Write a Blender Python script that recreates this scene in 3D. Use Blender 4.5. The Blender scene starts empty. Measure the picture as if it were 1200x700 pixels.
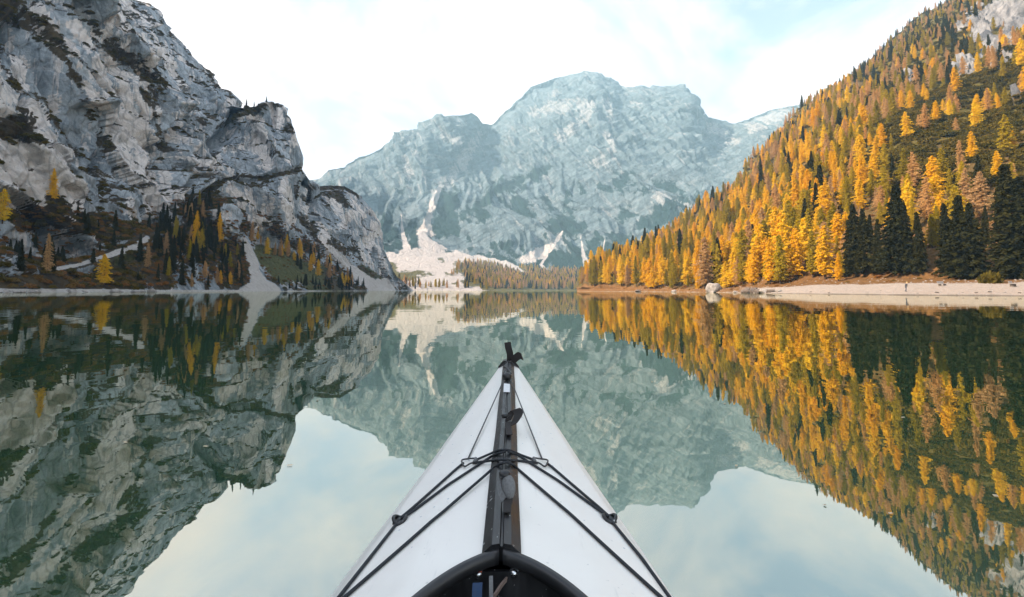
import bpy, bmesh, math, random
import numpy as np
from mathutils import Vector, Matrix

# ------------------------------------------------------------------ camera, sky, sun, exposure
SC = bpy.context.scene
COL = SC.collection
CAM_H = 0.80
FPX = 600.0            # focal length in pixels of the 1200 x 700 photograph
CX, CY = 600.0, 300.0  # principal point (the picture is a crop)
PITCH = math.radians(3.85)
SUN_EL = math.radians(40.0)
SUN_AZ = math.radians(-98.0)   # measured from the view direction (+Y), clockwise; negative = left

cam_data = bpy.data.cameras.new('camera')
cam = bpy.data.objects.new('camera', cam_data)
COL.objects.link(cam)
cam.location = (0, 0, CAM_H)
cam.rotation_euler = (math.pi / 2 + PITCH, 0, 0)
cam_data.sensor_width = 36.0
cam_data.sensor_fit = 'HORIZONTAL'
cam_data.lens = 36.0 * FPX / 1200.0
cam_data.shift_y = -(350.0 - CY) / 1200.0
cam_data.clip_start = 0.05
cam_data.clip_end = 20000
SC.camera = cam
SC.render.resolution_x, SC.render.resolution_y = 1024, 597

world = bpy.data.worlds.new('World')
SC.world = world
world.use_nodes = True
wt = world.node_tree
wt.nodes.clear()


def wnode(t, **kw):
    n = wt.nodes.new(t)
    for k, v in kw.items():
        setattr(n, k, v)
    return n


w_out = wnode('ShaderNodeOutputWorld')
w_bg = wnode('ShaderNodeBackground')
w_bg.inputs['Strength'].default_value = 0.13
w_sky = wnode('ShaderNodeTexSky', sky_type='NISHITA', sun_disc=False)
w_sky.sun_elevation = SUN_EL
w_sky.sun_rotation = SUN_AZ
w_sky.altitude = 1500
w_sky.air_density = 1.0
w_sky.dust_density = 1.4
w_sky.ozone_density = 1.0
# thin high cloud: noise on a flat cloud layer, all over the sky
w_tc = wnode('ShaderNodeTexCoord')
w_sep = wnode('ShaderNodeSeparateXYZ')
w_den = wnode('ShaderNodeMath', operation='ADD'); w_den.inputs[1].default_value = 0.22
w_abs = wnode('ShaderNodeMath', operation='ABSOLUTE')
w_dx = wnode('ShaderNodeMath', operation='DIVIDE')
w_dy = wnode('ShaderNodeMath', operation='DIVIDE')
w_comb = wnode('ShaderNodeCombineXYZ')
w_map = wnode('ShaderNodeMapping')
w_map.inputs['Rotation'].default_value = (0, 0, math.radians(25))
w_map.inputs['Scale'].default_value = (1.0, 0.72, 1.0)
w_map.inputs['Location'].default_value = (0.35, 0.1, 0)
w_n1 = wnode('ShaderNodeTexNoise')
w_n1.inputs['Scale'].default_value = 1.5
w_n1.inputs['Detail'].default_value = 9
w_n1.inputs['Roughness'].default_value = 0.6
w_n1.inputs['Distortion'].default_value = 0.6
w_ramp = wnode('ShaderNodeMapRange')
w_ramp.inputs['From Min'].default_value = 0.38
w_ramp.inputs['From Max'].default_value = 0.70
w_ramp.inputs['To Min'].default_value = 0.06
w_ramp.inputs['To Max'].default_value = 0.95
w_mix = wnode('ShaderNodeMix', data_type='RGBA')
w_cl = wnode('ShaderNodeRGB'); w_cl.outputs[0].default_value = (4.6, 4.65, 4.6, 1)
L = wt.links.new
L(w_tc.outputs['Generated'], w_sep.inputs[0])
L(w_sep.outputs['Z'], w_abs.inputs[0])
L(w_abs.outputs[0], w_den.inputs[0])
L(w_sep.outputs['X'], w_dx.inputs[0]); L(w_den.outputs[0], w_dx.inputs[1])
L(w_sep.outputs['Y'], w_dy.inputs[0]); L(w_den.outputs[0], w_dy.inputs[1])
L(w_dx.outputs[0], w_comb.inputs['X']); L(w_dy.outputs[0], w_comb.inputs['Y'])
L(w_comb.outputs[0], w_map.inputs['Vector'])
L(w_map.outputs[0], w_n1.inputs['Vector'])
L(w_n1.outputs['Fac'], w_ramp.inputs['Value'])
L(w_ramp.outputs[0], w_mix.inputs['Factor'])
L(w_sky.outputs[0], w_mix.inputs['A'])
L(w_cl.outputs[0], w_mix.inputs['B'])
L(w_mix.outputs['Result'], w_bg.inputs['Color'])
L(w_bg.outputs[0], w_out.inputs['Surface'])

sun_dir = Vector((math.sin(SUN_AZ) * math.cos(SUN_EL), math.cos(SUN_AZ) * math.cos(SUN_EL), math.sin(SUN_EL)))
sun_data = bpy.data.lights.new('sun', 'SUN')
sun_data.energy = 4.3
sun_data.angle = math.radians(0.6)
sun_data.color = (1.0, 0.90, 0.76)
sun = bpy.data.objects.new('sun', sun_data)
COL.objects.link(sun)
sun.rotation_euler = (-sun_dir).to_track_quat('-Z', 'Y').to_euler()
sun.location = (-200, 0, 900)

SC.view_settings.view_transform = 'Standard'
SC.view_settings.look = 'None'
SC.view_settings.exposure = 1.56
SC.view_settings.gamma = 1.0
SC.view_settings.use_curve_mapping = False
SC.cycles.use_denoising = True
SC.cycles.max_bounces = 6
SC.cycles.diffuse_bounces = 2
SC.cycles.glossy_bounces = 3
SC.cycles.transmission_bounces = 3
SC.cycles.transparent_max_bounces = 8
SC.cycles.volume_bounces = 0
SC.cycles.caustics_reflective = False
SC.cycles.caustics_refractive = False
SC.cycles.sample_clamp_indirect = 4.0

# ------------------------------------------------------------------ helpers
CP, SP = math.cos(PITCH), math.sin(PITCH)


def ray(px, py):
    a = (px - CX) / FPX
    b = -(py - CY) / FPX
    return np.array([a, CP - b * SP, SP + b * CP])


def polar(px, py):
    d = ray(px, py)
    return math.degrees(math.atan2(d[0], d[1])), d[2] / math.hypot(d[0], d[1])


def at(px, py, dist):
    """world point on the ray through a picture point, at a horizontal distance"""
    d = ray(px, py)
    k = dist / math.hypot(d[0], d[1])
    return Vector((d[0] * k, d[1] * k, CAM_H + d[2] * k))


def project(P):
    x, y, z = P[..., 0], P[..., 1], P[..., 2] - CAM_H
    dep = y * CP + z * SP
    dep = np.where(dep < 1e-3, 1e-3, dep)
    up = -y * SP + z * CP
    return CX + FPX * x / dep, CY - FPX * up / dep


def _hash(ix, iy, iz, seed):
    h = (ix.astype(np.uint32) * np.uint32(374761393) + iy.astype(np.uint32) * np.uint32(668265263)
         + iz.astype(np.uint32) * np.uint32(2147483647) + np.uint32(seed * 7919 + 13))
    h ^= h >> np.uint32(13)
    h *= np.uint32(1274126177)
    h ^= h >> np.uint32(16)
    h *= np.uint32(2246822519)
    h ^= h >> np.uint32(15)
    return h


_G = np.array([[1, 1, 0], [-1, 1, 0], [1, -1, 0], [-1, -1, 0], [1, 0, 1], [-1, 0, 1], [1, 0, -1], [-1, 0, -1],
               [0, 1, 1], [0, -1, 1], [0, 1, -1], [0, -1, -1], [1, 1, 0], [-1, 1, 0], [0, -1, 1], [0, -1, -1]], float)


def perlin(p, seed=0):
    i = np.floor(p).astype(np.int64)
    f = p - i
    u = f * f * f * (f * (f * 6 - 15) + 10)
    res = 0
    for dx in (0, 1):
        wx = u[..., 0] if dx else 1 - u[..., 0]
        for dy in (0, 1):
            wy = u[..., 1] if dy else 1 - u[..., 1]
            for dz in (0, 1):
                wz = u[..., 2] if dz else 1 - u[..., 2]
                g = _G[_hash(i[..., 0] + dx, i[..., 1] + dy, i[..., 2] + dz, seed) & np.uint32(15)]
                d = g[..., 0] * (f[..., 0] - dx) + g[..., 1] * (f[..., 1] - dy) + g[..., 2] * (f[..., 2] - dz)
                res = res + d * wx * wy * wz
    return res


def fbm(p, octv=4, seed=0, gain=0.5):
    s, a = 0, 1.0
    for o in range(octv):
        s = s + a * perlin(p * (2.03 ** o) + o * 17.3, seed + o)
        a *= gain
    return s


def ridged(p, octv=4, seed=0, gain=0.5):
    s, a, w = 0, 1.0, 1.0
    for o in range(octv):
        n = 1 - np.abs(perlin(p * (2.03 ** o) + o * 11.7, seed + o)) * 1.6
        n = np.clip(n, 0, 1) ** 2
        s = s + a * n * w
        w = np.clip(n * 1.4, 0, 1)
        a *= gain
    return s


def facets(P, size, seed=0):
    """flat blocks with sharp joints: a random offset and a random tilt for each cell"""
    Q = P / np.array(size, float)
    b = np.floor(Q).astype(np.int64)
    best = np.full(Q.shape[:-1], 1e9)
    rnd = np.zeros_like(best); tilt = np.zeros_like(best)
    k = 1.0 / 4294967295.0
    for dx in (-1, 0, 1):
        for dy in (-1, 0, 1):
            for dz in (-1, 0, 1):
                cx_, cy_, cz_ = b[..., 0] + dx, b[..., 1] + dy, b[..., 2] + dz
                h = [_hash(cx_, cy_, cz_, seed + j) * k for j in range(3)]
                ox, oy, oz = Q[..., 0] - cx_ - h[0], Q[..., 1] - cy_ - h[1], Q[..., 2] - cz_ - h[2]
                d = ox * ox + oy * oy + oz * oz
                m = d < best
                best = np.where(m, d, best)
                g0, g1, g2 = (h[1] * 7.31) % 1 - 0.5, (h[2] * 5.77) % 1 - 0.5, (h[0] * 9.13) % 1 - 0.5
                rnd = np.where(m, (h[0] + h[1] + h[2]) * 3.7 % 1 * 2 - 1, rnd)
                tilt = np.where(m, 2 * (g0 * ox + g1 * oy + g2 * oz), tilt)
    return rnd, tilt


def sstep(a, b, x):
    t = np.clip((x - a) / (b - a), 0, 1)
    return t * t * (3 - 2 * t)


def stroke(px, py, pts, width, noise=0.0, soft=0.45):
    """1 inside a brushed band along a polyline; width may be a list, one for each point"""
    pts = np.array(pts, float)
    if np.isscalar(width):
        width = [width] * len(pts)
    if len(pts) == 1:
        pts = np.vstack([pts, pts + 0.01]); width = list(width) * 2
    best = np.full(px.shape, 1e9)
    for k in range(len(pts) - 1):
        a, b = pts[k], pts[k + 1]
        ab = b - a
        t = np.clip(((px - a[0]) * ab[0] + (py - a[1]) * ab[1]) / max(1e-9, ab @ ab), 0, 1)
        d = np.hypot(px - a[0] - t * ab[0], py - a[1] - t * ab[1])
        w = width[k] + (width[k + 1] - width[k]) * t
        best = np.minimum(best, d / w)
    return sstep(1 + soft, 1 - soft, best + noise)


# ---- materials
def new_mat(name):
    m = bpy.data.materials.new(name)
    m.use_nodes = True
    m.node_tree.nodes.clear()
    return m


class NT:
    """short-hand for building a node tree"""
    def __init__(self, mat):
        self.t = mat.node_tree

    def n(self, typ, ins=None, **kw):
        nd = self.t.nodes.new(typ)
        for k, v in kw.items():
            setattr(nd, k, v)
        if ins:
            for k, v in ins.items():
                s = nd.inputs[k]
                if isinstance(v, bpy.types.NodeSocket):
                    self.t.links.new(v, s)
                else:
                    s.default_value = v
        return nd

    def pos(self):
        return self.n('ShaderNodeNewGeometry').outputs['Position']

    def objc(self):
        return self.n('ShaderNodeTexCoord').outputs['Object']

    def mapping(self, vec, scale=(1, 1, 1), rot=(0, 0, 0)):
        return self.n('ShaderNodeMapping', {'Vector': vec, 'Scale': scale, 'Rotation': rot}).outputs[0]

    def noise(self, vec, scale, detail=5, rough=0.55, dist=0.0):
        return self.n('ShaderNodeTexNoise', {'Vector': vec, 'Scale': scale, 'Detail': detail, 'Roughness': rough,
                                             'Distortion': dist}).outputs['Fac']

    def mr(self, v, a, b, c=0.0, d=1.0):
        return self.n('ShaderNodeMapRange', {'Value': v, 'From Min': a, 'From Max': b, 'To Min': c, 'To Max': d}).outputs[0]

    def mix(self, fac, a, b, mode='MIX'):
        nd = self.n('ShaderNodeMix', data_type='RGBA', blend_type=mode)
        for k, v in (('Factor', fac), ('A', a), ('B', b)):
            s = [i for i in nd.inputs if i.name == k and (i.type == 'RGBA' or (k == 'Factor' and i.type == 'VALUE'))][0]
            if isinstance(v, bpy.types.NodeSocket):
                self.t.links.new(v, s)
            else:
                s.default_value = (*v, 1) if isinstance(v, tuple) and len(v) == 3 else v
        return [o for o in nd.outputs if o.type == 'RGBA'][0]

    def math(self, op, a, b=0.0):
        nd = self.n('ShaderNodeMath', operation=op)
        for i, v in enumerate((a, b)):
            if isinstance(v, bpy.types.NodeSocket):
                self.t.links.new(v, nd.inputs[i])
            else:
                nd.inputs[i].default_value = v
        return nd.outputs[0]

    def attr(self, name):
        return self.n('ShaderNodeAttribute', attribute_name=name).outputs['Fac']

    def bump(self, h, dist, strength=1.0):
        return self.n('ShaderNodeBump', {'Height': h, 'Distance': dist, 'Strength': strength}).outputs[0]

    def principled(self, **ins):
        d = {k.replace('_', ' '): v for k, v in ins.items()}
        return self.n('ShaderNodeBsdfPrincipled', d)

    def out(self, shader):
        o = self.n('ShaderNodeOutputMaterial')
        self.t.links.new(shader, o.inputs['Surface'])


def plain(name, col, rough=0.5, metallic=0.0, vary=0.12, scale=20.0, spec=0.5, bump=0.0):
    m = new_mat(name)
    N = NT(m)
    nz = N.noise(N.objc(), scale, 4)
    c = N.mix(N.mr(nz, 0.3, 0.7), tuple(v * (1 - vary) for v in col), tuple(min(1, v * (1 + vary)) for v in col))
    p = N.principled(Base_Color=c, Roughness=N.mr(nz, 0.3, 0.7, rough * 0.85, min(1, rough * 1.15)), Metallic=metallic)
    p.inputs['Specular IOR Level'].default_value = spec
    if bump:
        N.t.links.new(N.bump(N.noise(N.objc(), scale * 3, 4), bump), p.inputs['Normal'])
    N.out(p.outputs[0])
    return m


def mesh_obj(name, verts, faces, mat=None, parent=None, smooth=False, link=True):
    me = bpy.data.meshes.new(name)
    me.from_pydata([tuple(v) for v in verts], [], [tuple(f) for f in faces])
    if mat:
        me.materials.append(mat)
    if smooth:
        me.shade_smooth()
    me.update()
    o = bpy.data.objects.new(name, me)
    if link:
        COL.objects.link(o)
    if parent:
        o.parent = parent
    return o


def quads_mesh(name, V, F, mat):
    """fast mesh from numpy arrays (n,3) and (m,k)"""
    me = bpy.data.meshes.new(name)
    k = F.shape[1]
    me.vertices.add(len(V)); me.vertices.foreach_set('co', V.astype(np.float32).ravel())
    me.loops.add(F.size); me.loops.foreach_set('vertex_index', F.astype(np.int32).ravel())
    me.polygons.add(len(F))
    me.polygons.foreach_set('loop_start', np.arange(0, F.size, k, dtype=np.int32))
    me.polygons.foreach_set('loop_total', np.full(len(F), k, dtype=np.int32))
    me.update(calc_edges=True)
    me.validate()
    if mat:
        me.materials.append(mat)
    return me


def tag(o, label=None, cat=None, group=None, kind=None):
    if label: o['label'] = label
    if cat: o['category'] = cat
    if group: o['group'] = group
    if kind: o['kind'] = kind
    return o


def empty(name, loc, label, cat, group=None, rz=0.0, scale=1.0):
    o = bpy.data.objects.new(name, None)
    o.empty_display_size = 0.2
    COL.objects.link(o)
    o.location = loc
    o.rotation_euler = (0, 0, rz)
    o.scale = (scale, scale, scale)
    return tag(o, label, cat, group)


def grid_obj(name, P, mat, attrs=None, smooth=True):
    R, C = P.shape[:2]
    idx = np.arange(R * C).reshape(R, C)
    F = np.stack([idx[:-1, :-1], idx[:-1, 1:], idx[1:, 1:], idx[1:, :-1]], -1).reshape(-1, 4)
    me = quads_mesh(name, P.reshape(-1, 3), F, mat)
    if attrs:
        for k, v in attrs.items():
            a = me.attributes.new(k, 'FLOAT', 'POINT')
            a.data.foreach_set('value', v.astype(np.float32).ravel())
    if smooth:
        me.shade_smooth()
    o = bpy.data.objects.new(name, me)
    COL.objects.link(o)
    tag(o, kind='structure')
    return o


def normals(P):
    du = np.gradient(P, axis=1)
    dv = np.gradient(P, axis=0)
    n = np.cross(du, dv)
    return n / (np.linalg.norm(n, axis=-1, keepdims=True) + 1e-9)


def loft(az, rows, counts):
    """rows: list of control lists. An entry is (px, py, dist) or ('az', degrees, tan_elevation, dist) or
    ('z', px, z, dist).  Returns the grid and the row coordinate v of every grid row"""
    curves = []
    for row in rows:
        A, X, Y, Z = [], [], [], []
        for e in row:
            if e[0] == 'az':
                a, te, d = e[1], e[2], e[3]; z = CAM_H + te * d
            elif e[0] == 'z':
                a, _ = polar(e[1], 341); z = e[2]; d = e[3]
            elif e[0] == 'azz':
                a, z, d = e[1], e[2], e[3]
            else:
                a, te = polar(e[0], e[1]); d = e[2]; z = CAM_H + te * d
            A.append(a); X.append(d); Z.append(z)
        o = np.argsort(A)
        A, X, Z = np.array(A)[o], np.array(X)[o], np.array(Z)[o]
        d = np.interp(az, A, X); z = np.interp(az, A, Z)
        r = np.radians(az)
        curves.append(np.stack([d * np.sin(r), d * np.cos(r), z], -1))
    out, V = [], []
    for k in range(len(curves) - 1):
        n = counts[k]
        for t in np.arange(n) / n:
            out.append(curves[k] * (1 - t) + curves[k + 1] * t)
            V.append(k + t)
    out.append(curves[-1]); V.append(len(curves) - 1)
    return np.array(out), np.array(V)


def pxaz(px):
    return math.degrees(math.atan2(px - CX, FPX * CP))


def colaz(spans):
    """spans of (px0, px1, n)"""
    a = []
    for p0, p1, n in spans:
        a += list(np.degrees(np.arctan2(np.linspace(p0, p1, n, endpoint=False) - CX, FPX * CP)))
    return np.array(a)


RNG = np.random.default_rng(11)
random.seed(5)


def scatter(P, dens, n, rng):
    """n random points on a grid surface, weighted by area and by the density at the faces"""
    A = np.linalg.norm(np.cross(P[:-1, 1:] - P[:-1, :-1], P[1:, :-1] - P[:-1, :-1]), axis=-1)
    W = (A * dens[:-1, :-1]).ravel()
    W /= W.sum()
    k = rng.choice(len(W), size=n, p=W)
    C = P.shape[1] - 1
    r, c = k // C, k % C
    u, v = rng.random((n, 1)), rng.random((n, 1))
    Q = (P[r, c] * (1 - u) * (1 - v) + P[r, c + 1] * u * (1 - v) + P[r + 1, c] * (1 - u) * v + P[r + 1, c + 1] * u * v)
    return Q, r, c


# ------------------------------------------------------------------ materials of the setting
def rock_material(name, cols, veg_cols, scale, relief, scree=(0.62, 0.60, 0.57), stretch=(1, 1, 0.25), rot=(0, 0, 0), grass=(0.095, 0.10, 0.032), mottle=0.32, warp=0.45, bed_rot=None, cream_amt=0.7, bed_cream=0.35, bed_dark=0.5):
    """cols: dark, mid, cream.  Vertex masks veg, scree, cream and grass say what grows or lies where"""
    m = new_mat(name)
    N = NT(m)
    P = N.pos()
    Pr = N.mapping(P, (1, 1, 1), rot)
    big = N.noise(N.mapping(Pr, stretch), scale * 0.35, 6, 0.6, warp)
    streak = N.noise(N.mapping(Pr, (stretch[0] * 2.2, stretch[1] * 2.2 if stretch[1] == 1 else stretch[1] * 0.6, stretch[2] * 0.6)), scale * 1.6, 6, 0.68, warp)
    mid = N.noise(N.mapping(Pr, tuple(min(1, v * 1.5) for v in stretch)), scale * 1.6, 8, 0.68, warp * 0.6)
    fine = N.noise(P, scale * 7, 8, 0.72)
    crack = N.n('ShaderNodeTexVoronoi', {'Vector': N.mapping(P, (1, 1, 0.45)), 'Scale': scale * 2.2}, feature='DISTANCE_TO_EDGE').outputs['Distance']
    c = N.mix(N.mr(mid, 0.36, 0.62), cols[0], cols[1])
    cm = N.math('ADD', N.attr('cream'), N.mr(big, 0.48, 0.70, 0.0, cream_amt))
    cm = N.mr(N.math('ADD', N.math('MULTIPLY', cm, 1.0), N.mr(streak, 0.32, 0.68, -0.75, 0.55)), 0.28, 0.52)
    c = N.mix(cm, c, cols[2])
    c = N.mix(N.mr(fine, 0.32, 0.68, 0.0, mottle), c, tuple(v * 0.5 for v in cols[1]))
    c = N.mix(N.mr(streak, 0.55, 0.70, 0.0, 0.42), c, cols[0])
    c = N.mix(N.mr(crack, 0.0, 0.07, 0.35, 0.0), c, tuple(v * 0.45 for v in cols[0]))
    if bed_rot:
        lay = N.noise(N.mapping(N.mapping(P, (1, 1, 1), bed_rot), (0.10, 0.10, 1)), scale * 4.5, 5, 0.7)
        c = N.mix(N.mr(lay, 0.54, 0.61, 0.0, bed_dark), c, tuple(v * 0.6 for v in cols[0]))
        c = N.mix(N.mr(lay, 0.46, 0.38, 0.0, bed_cream), c, cols[2])
    sm = N.mr(N.math('ADD', N.attr('scree'), N.mr(fine, 0.3, 0.7, -0.2, 0.2)), 0.35, 0.6)
    sc = N.mix(N.mr(fine, 0.35, 0.65), tuple(v * 0.78 for v in scree), scree)
    c = N.mix(sm, c, sc)
    gm = N.mr(N.math('ADD', N.attr('grass'), N.mr(mid, 0.3, 0.7, -0.25, 0.25)), 0.35, 0.65)
    c = N.mix(gm, c, N.mix(N.mr(fine, 0.35, 0.65), tuple(v * 0.6 for v in grass), tuple(v * 1.35 for v in grass)))
    vm = N.mr(N.math('ADD', N.attr('veg'), N.mr(fine, 0.25, 0.75, -0.38, 0.38)), 0.42, 0.58)
    vc = N.mix(N.mr(mid, 0.35, 0.65), veg_cols[0], veg_cols[1])
    c = N.mix(vm, c, vc)
    h = N.math('ADD', N.math('MULTIPLY', mid, 1.0), N.math('MULTIPLY', fine, 0.9))
    h = N.math('ADD', h, N.mr(crack, 0.0, 0.1, -0.25, 0.0))
    p = N.principled(Base_Color=c, Roughness=0.92, Normal=N.bump(h, relief, 1.0))
    p.inputs['Specular IOR Level'].default_value = 0.15
    N.out(p.outputs[0])
    return m


M_left = rock_material('sky_tinted_cliff_rock', ((0.17, 0.215, 0.255), (0.56, 0.64, 0.70), (0.97, 0.92, 0.88)),  # grey dolomite with the blue of the skylight tinted into its colours
                       ((0.034, 0.025, 0.016), (0.105, 0.078, 0.036)), 0.055, 3.2, stretch=(1, 1, 0.22), bed_rot=(math.radians(45), 0, 0), cream_amt=0.7, bed_cream=0.12, bed_dark=0.3)
M_main = rock_material('haze_tinted_mountain_rock', ((0.055, 0.092, 0.115), (0.135, 0.205, 0.25), (0.29, 0.33, 0.355)),  # grey-blue limestone; teal of the haze is tinted into rock and pine colours
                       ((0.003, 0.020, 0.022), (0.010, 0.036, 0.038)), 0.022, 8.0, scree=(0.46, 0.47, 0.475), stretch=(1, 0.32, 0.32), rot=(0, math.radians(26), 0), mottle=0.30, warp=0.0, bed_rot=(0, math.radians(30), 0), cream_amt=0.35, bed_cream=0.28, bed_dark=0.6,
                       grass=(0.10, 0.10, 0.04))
M_right = rock_material('wooded_slope_ground', ((0.085, 0.060, 0.022), (0.135, 0.088, 0.030), (0.17, 0.12, 0.05)),
                        ((0.060, 0.054, 0.013), (0.12, 0.098, 0.024)), 0.12, 0.8, scree=(0.37, 0.32, 0.275), stretch=(1, 1, 1),
                        grass=(0.16, 0.085, 0.03))

# ------------------------------------------------------------------ the lake
m = new_mat('lake_water')
N = NT(m)
P = N.pos()
w1 = N.noise(N.mapping(P, (1.0, 0.75, 1.0)), 0.55, 1, 0.4, 0.0)
w2 = N.noise(N.mapping(P, (1.0, 0.8, 1.0)), 2.6, 1, 0.4, 0.0)
w3 = N.noise(P, 11.0, 2, 0.5)
h = N.math('ADD', N.math('MULTIPLY', w1, 0.0050), N.math('ADD', N.math('MULTIPLY', w2, 0.0010), N.math('MULTIPLY', w3, 0.00006)))
nrm = N.bump(h, 1.0, 1.0)
fr = N.n('ShaderNodeFresnel', {'IOR': 1.33, 'Normal': nrm}).outputs[0]
fac = N.mr(fr, 0.02, 1.0, 0.47, 0.97)
body = N.n('ShaderNodeBsdfDiffuse', {'Color': (0.026, 0.070, 0.028, 1)})
gl = N.n('ShaderNodeBsdfGlossy', {'Color': (0.96, 0.96, 0.86, 1), 'Roughness': 0.008, 'Normal': nrm})
mx = N.n('ShaderNodeMixShader', {0: fac, 1: body.outputs[0], 2: gl.outputs[0]})
N.out(mx.outputs[0])
M_water = m
o = mesh_obj('lake_water', [(-1500, -1500, 0), (1500, -1500, 0), (1500, 1500, 0), (-1500, 1500, 0)], [(0, 1, 2, 3)], M_water)
tag(o, kind='structure')

# ------------------------------------------------------------------ left cliffs
azL = np.concatenate([np.linspace(-165, pxaz(-60), 90, endpoint=False), colaz([(-60, 482, 660)])])
rowsL = [
    [('azz', -125, -6, 250), ('azz', -70, -6, 225), ('z', 0, -6, 222), ('z', 100, -6, 245), ('z', 200, -6, 285), ('z', 300, -6, 362), ('z', 360, -6, 450), ('z', 430, -6, 620), ('z', 460, -6, 780), ('z', 482, -6, 930)],
    [('azz', -125, 0.5, 265), ('azz', -70, 0.5, 240), ('z', 0, 0.5, 236), ('z', 100, 0.5, 260), ('z', 200, 0.5, 300), ('z', 300, 0.5, 380), ('z', 360, 0.5, 470), ('z', 430, 0.5, 640), ('z', 460, 0.5, 800), ('z', 482, 0.5, 950)],
    # foot of the cliffs
    [('azz', -125, 60, 330), ('azz', -60, 50, 290), (0, 292, 268), (60, 285, 285), (110, 290, 305), (170, 276, 335), (200, 256, 370), (240, 240, 405), (290, 272, 470), (340, 288, 555), (400, 306, 680), (440, 320, 780), (470, 336, 900), (482, 340, 960)],
    # the big ledges
    [('azz', -125, 260, 450), ('azz', -60, 170, 350), (0, 140, 325), (60, 150, 345), (110, 160, 370), (170, 170, 415), (200, 180, 440), (240, 208, 480), (262, 211, 505), (300, 207, 540), (330, 203, 560), (356, 208, 600), (362, 245, 690), (400, 262, 730), (440, 292, 800), (470, 332, 905), (482, 339, 970)],
    # upper edge of the near wall
    [('azz', -125, 420, 560), ('azz', -75, 420, 520), (-60, -110, 430), (0, -75, 430), (60, -50, 440), (110, -16, 450), (127, 9, 455), (142, 34, 462), (161, 51, 470), (182, 82, 490), (200, 100, 500), (225, 130, 520), (250, 158, 545), (270, 165, 560), (290, 166, 580), (320, 160, 590), (344, 160, 600), (357, 195, 625), (362, 232, 715), (385, 232, 745), (404, 234, 760), (418, 242, 780), (434, 262, 800), (447, 288, 830), (460, 318, 870), (482, 338.5, 980)],
    # skyline; unseen heights left of the frame are raised to shade the kayak
    [('azz', -165, 300, 760), ('azz', -140, 600, 740), ('azz', -125, 640, 740), ('azz', -95, 610, 690), ('azz', -75, 560, 690), (-60, -230, 760), (0, -170, 790), (60, -95, 810), (110, -48, 830), (130, -22, 840), (154, 0, 850), (180, 13, 850), (200, 39, 845), (221, 67, 840), (242, 85, 820), (252, 103, 810), (272, 110, 790), (281, 122, 740), (287, 127, 650), (300, 124, 640), (312, 122, 630), (326, 120, 625), (337, 127, 625), (346, 143, 630), (350, 165, 635), (357, 184, 645), (359, 208, 660), (363, 219, 790), (385, 217, 800), (404, 218, 800), (418, 226, 810), (434, 246, 825), (444, 265, 840), (448, 278, 850), (458, 305, 880), (464, 318, 900), (482, 338, 990)],
    # behind
    [('azz', -125, 500, 1000), ('azz', -95, 500, 900), ('azz', -75, 480, 900), ('z', -60, 440, 1000), ('z', 154, 420, 1100), ('z', 250, 250, 1100), ('z', 283, 150, 900), ('z', 326, 120, 820), ('z', 359, 60, 860), ('z', 385, 90, 1000), ('z', 444, 40, 1020), ('z', 482, 2, 1100)],
]
PL, vL = loft(azL, rowsL, [6, 60, 80, 75, 75, 24])
nL = normals(PL)
vv = vL[:, None] * np.ones((1, PL.shape[1]))
amp = sstep(1.0, 2.2, vv) * (1 - 0.45 * sstep(4.4, 5.0, vv))
amp_far = sstep(0.95, 1.3, vv)
tilt = np.array([0.0, 0.70, 0.71])
bed = PL @ tilt
warp = np.stack([fbm(PL * 0.008, 3, 31), fbm(PL * 0.008 + 50, 3, 37), fbm(PL * 0.008 + 90, 3, 41)], -1) * 30
Q = PL + warp
d1 = ridged(Q * np.array([1, 1, 0.55]) / 150.0, 3, 3) - 0.8
d2 = ridged(Q * np.array([1, 1, 0.4]) / 52.0, 4, 9) - 0.8
d3 = fbm(Q * np.array([1, 1, 0.5]) / 16.0, 4, 21)
bb = bed / 46.0 + 0.9 * fbm(PL / 90.0, 3, 77)
saw = bb - np.floor(bb)
step = np.where(saw < 0.82, saw / 0.82, (1 - saw) / 0.18)
bb2 = bed / 13.0 + 0.8 * fbm(PL / 40.0, 3, 78)
saw2 = bb2 - np.floor(bb2)
step2 = np.where(saw2 < 0.8, saw2 / 0.8, (1 - saw2) / 0.2)
f1, t1 = facets(Q, (44, 44, 150), 401)
f2, t2 = facets(Q + 7.0, (15, 15, 48), 411)
f3, t3 = facets(PL, (7, 7, 11), 421)
disp = amp * (24 * d1 + 6 * d2 + 1.6 * d3 + 7 * (step - 0.5) + 1.8 * (step2 - 0.5) + 7 * f1 + 12 * t1 + 1.6 * f2 + 3.4 * t2 + 0.25 * f3 + 0.7 * t3) + amp_far * (1.8 * fbm(PL / 9.0, 3, 5) + 0.6)
hn = nL.copy(); hn[..., 2] *= 0.35
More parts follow.
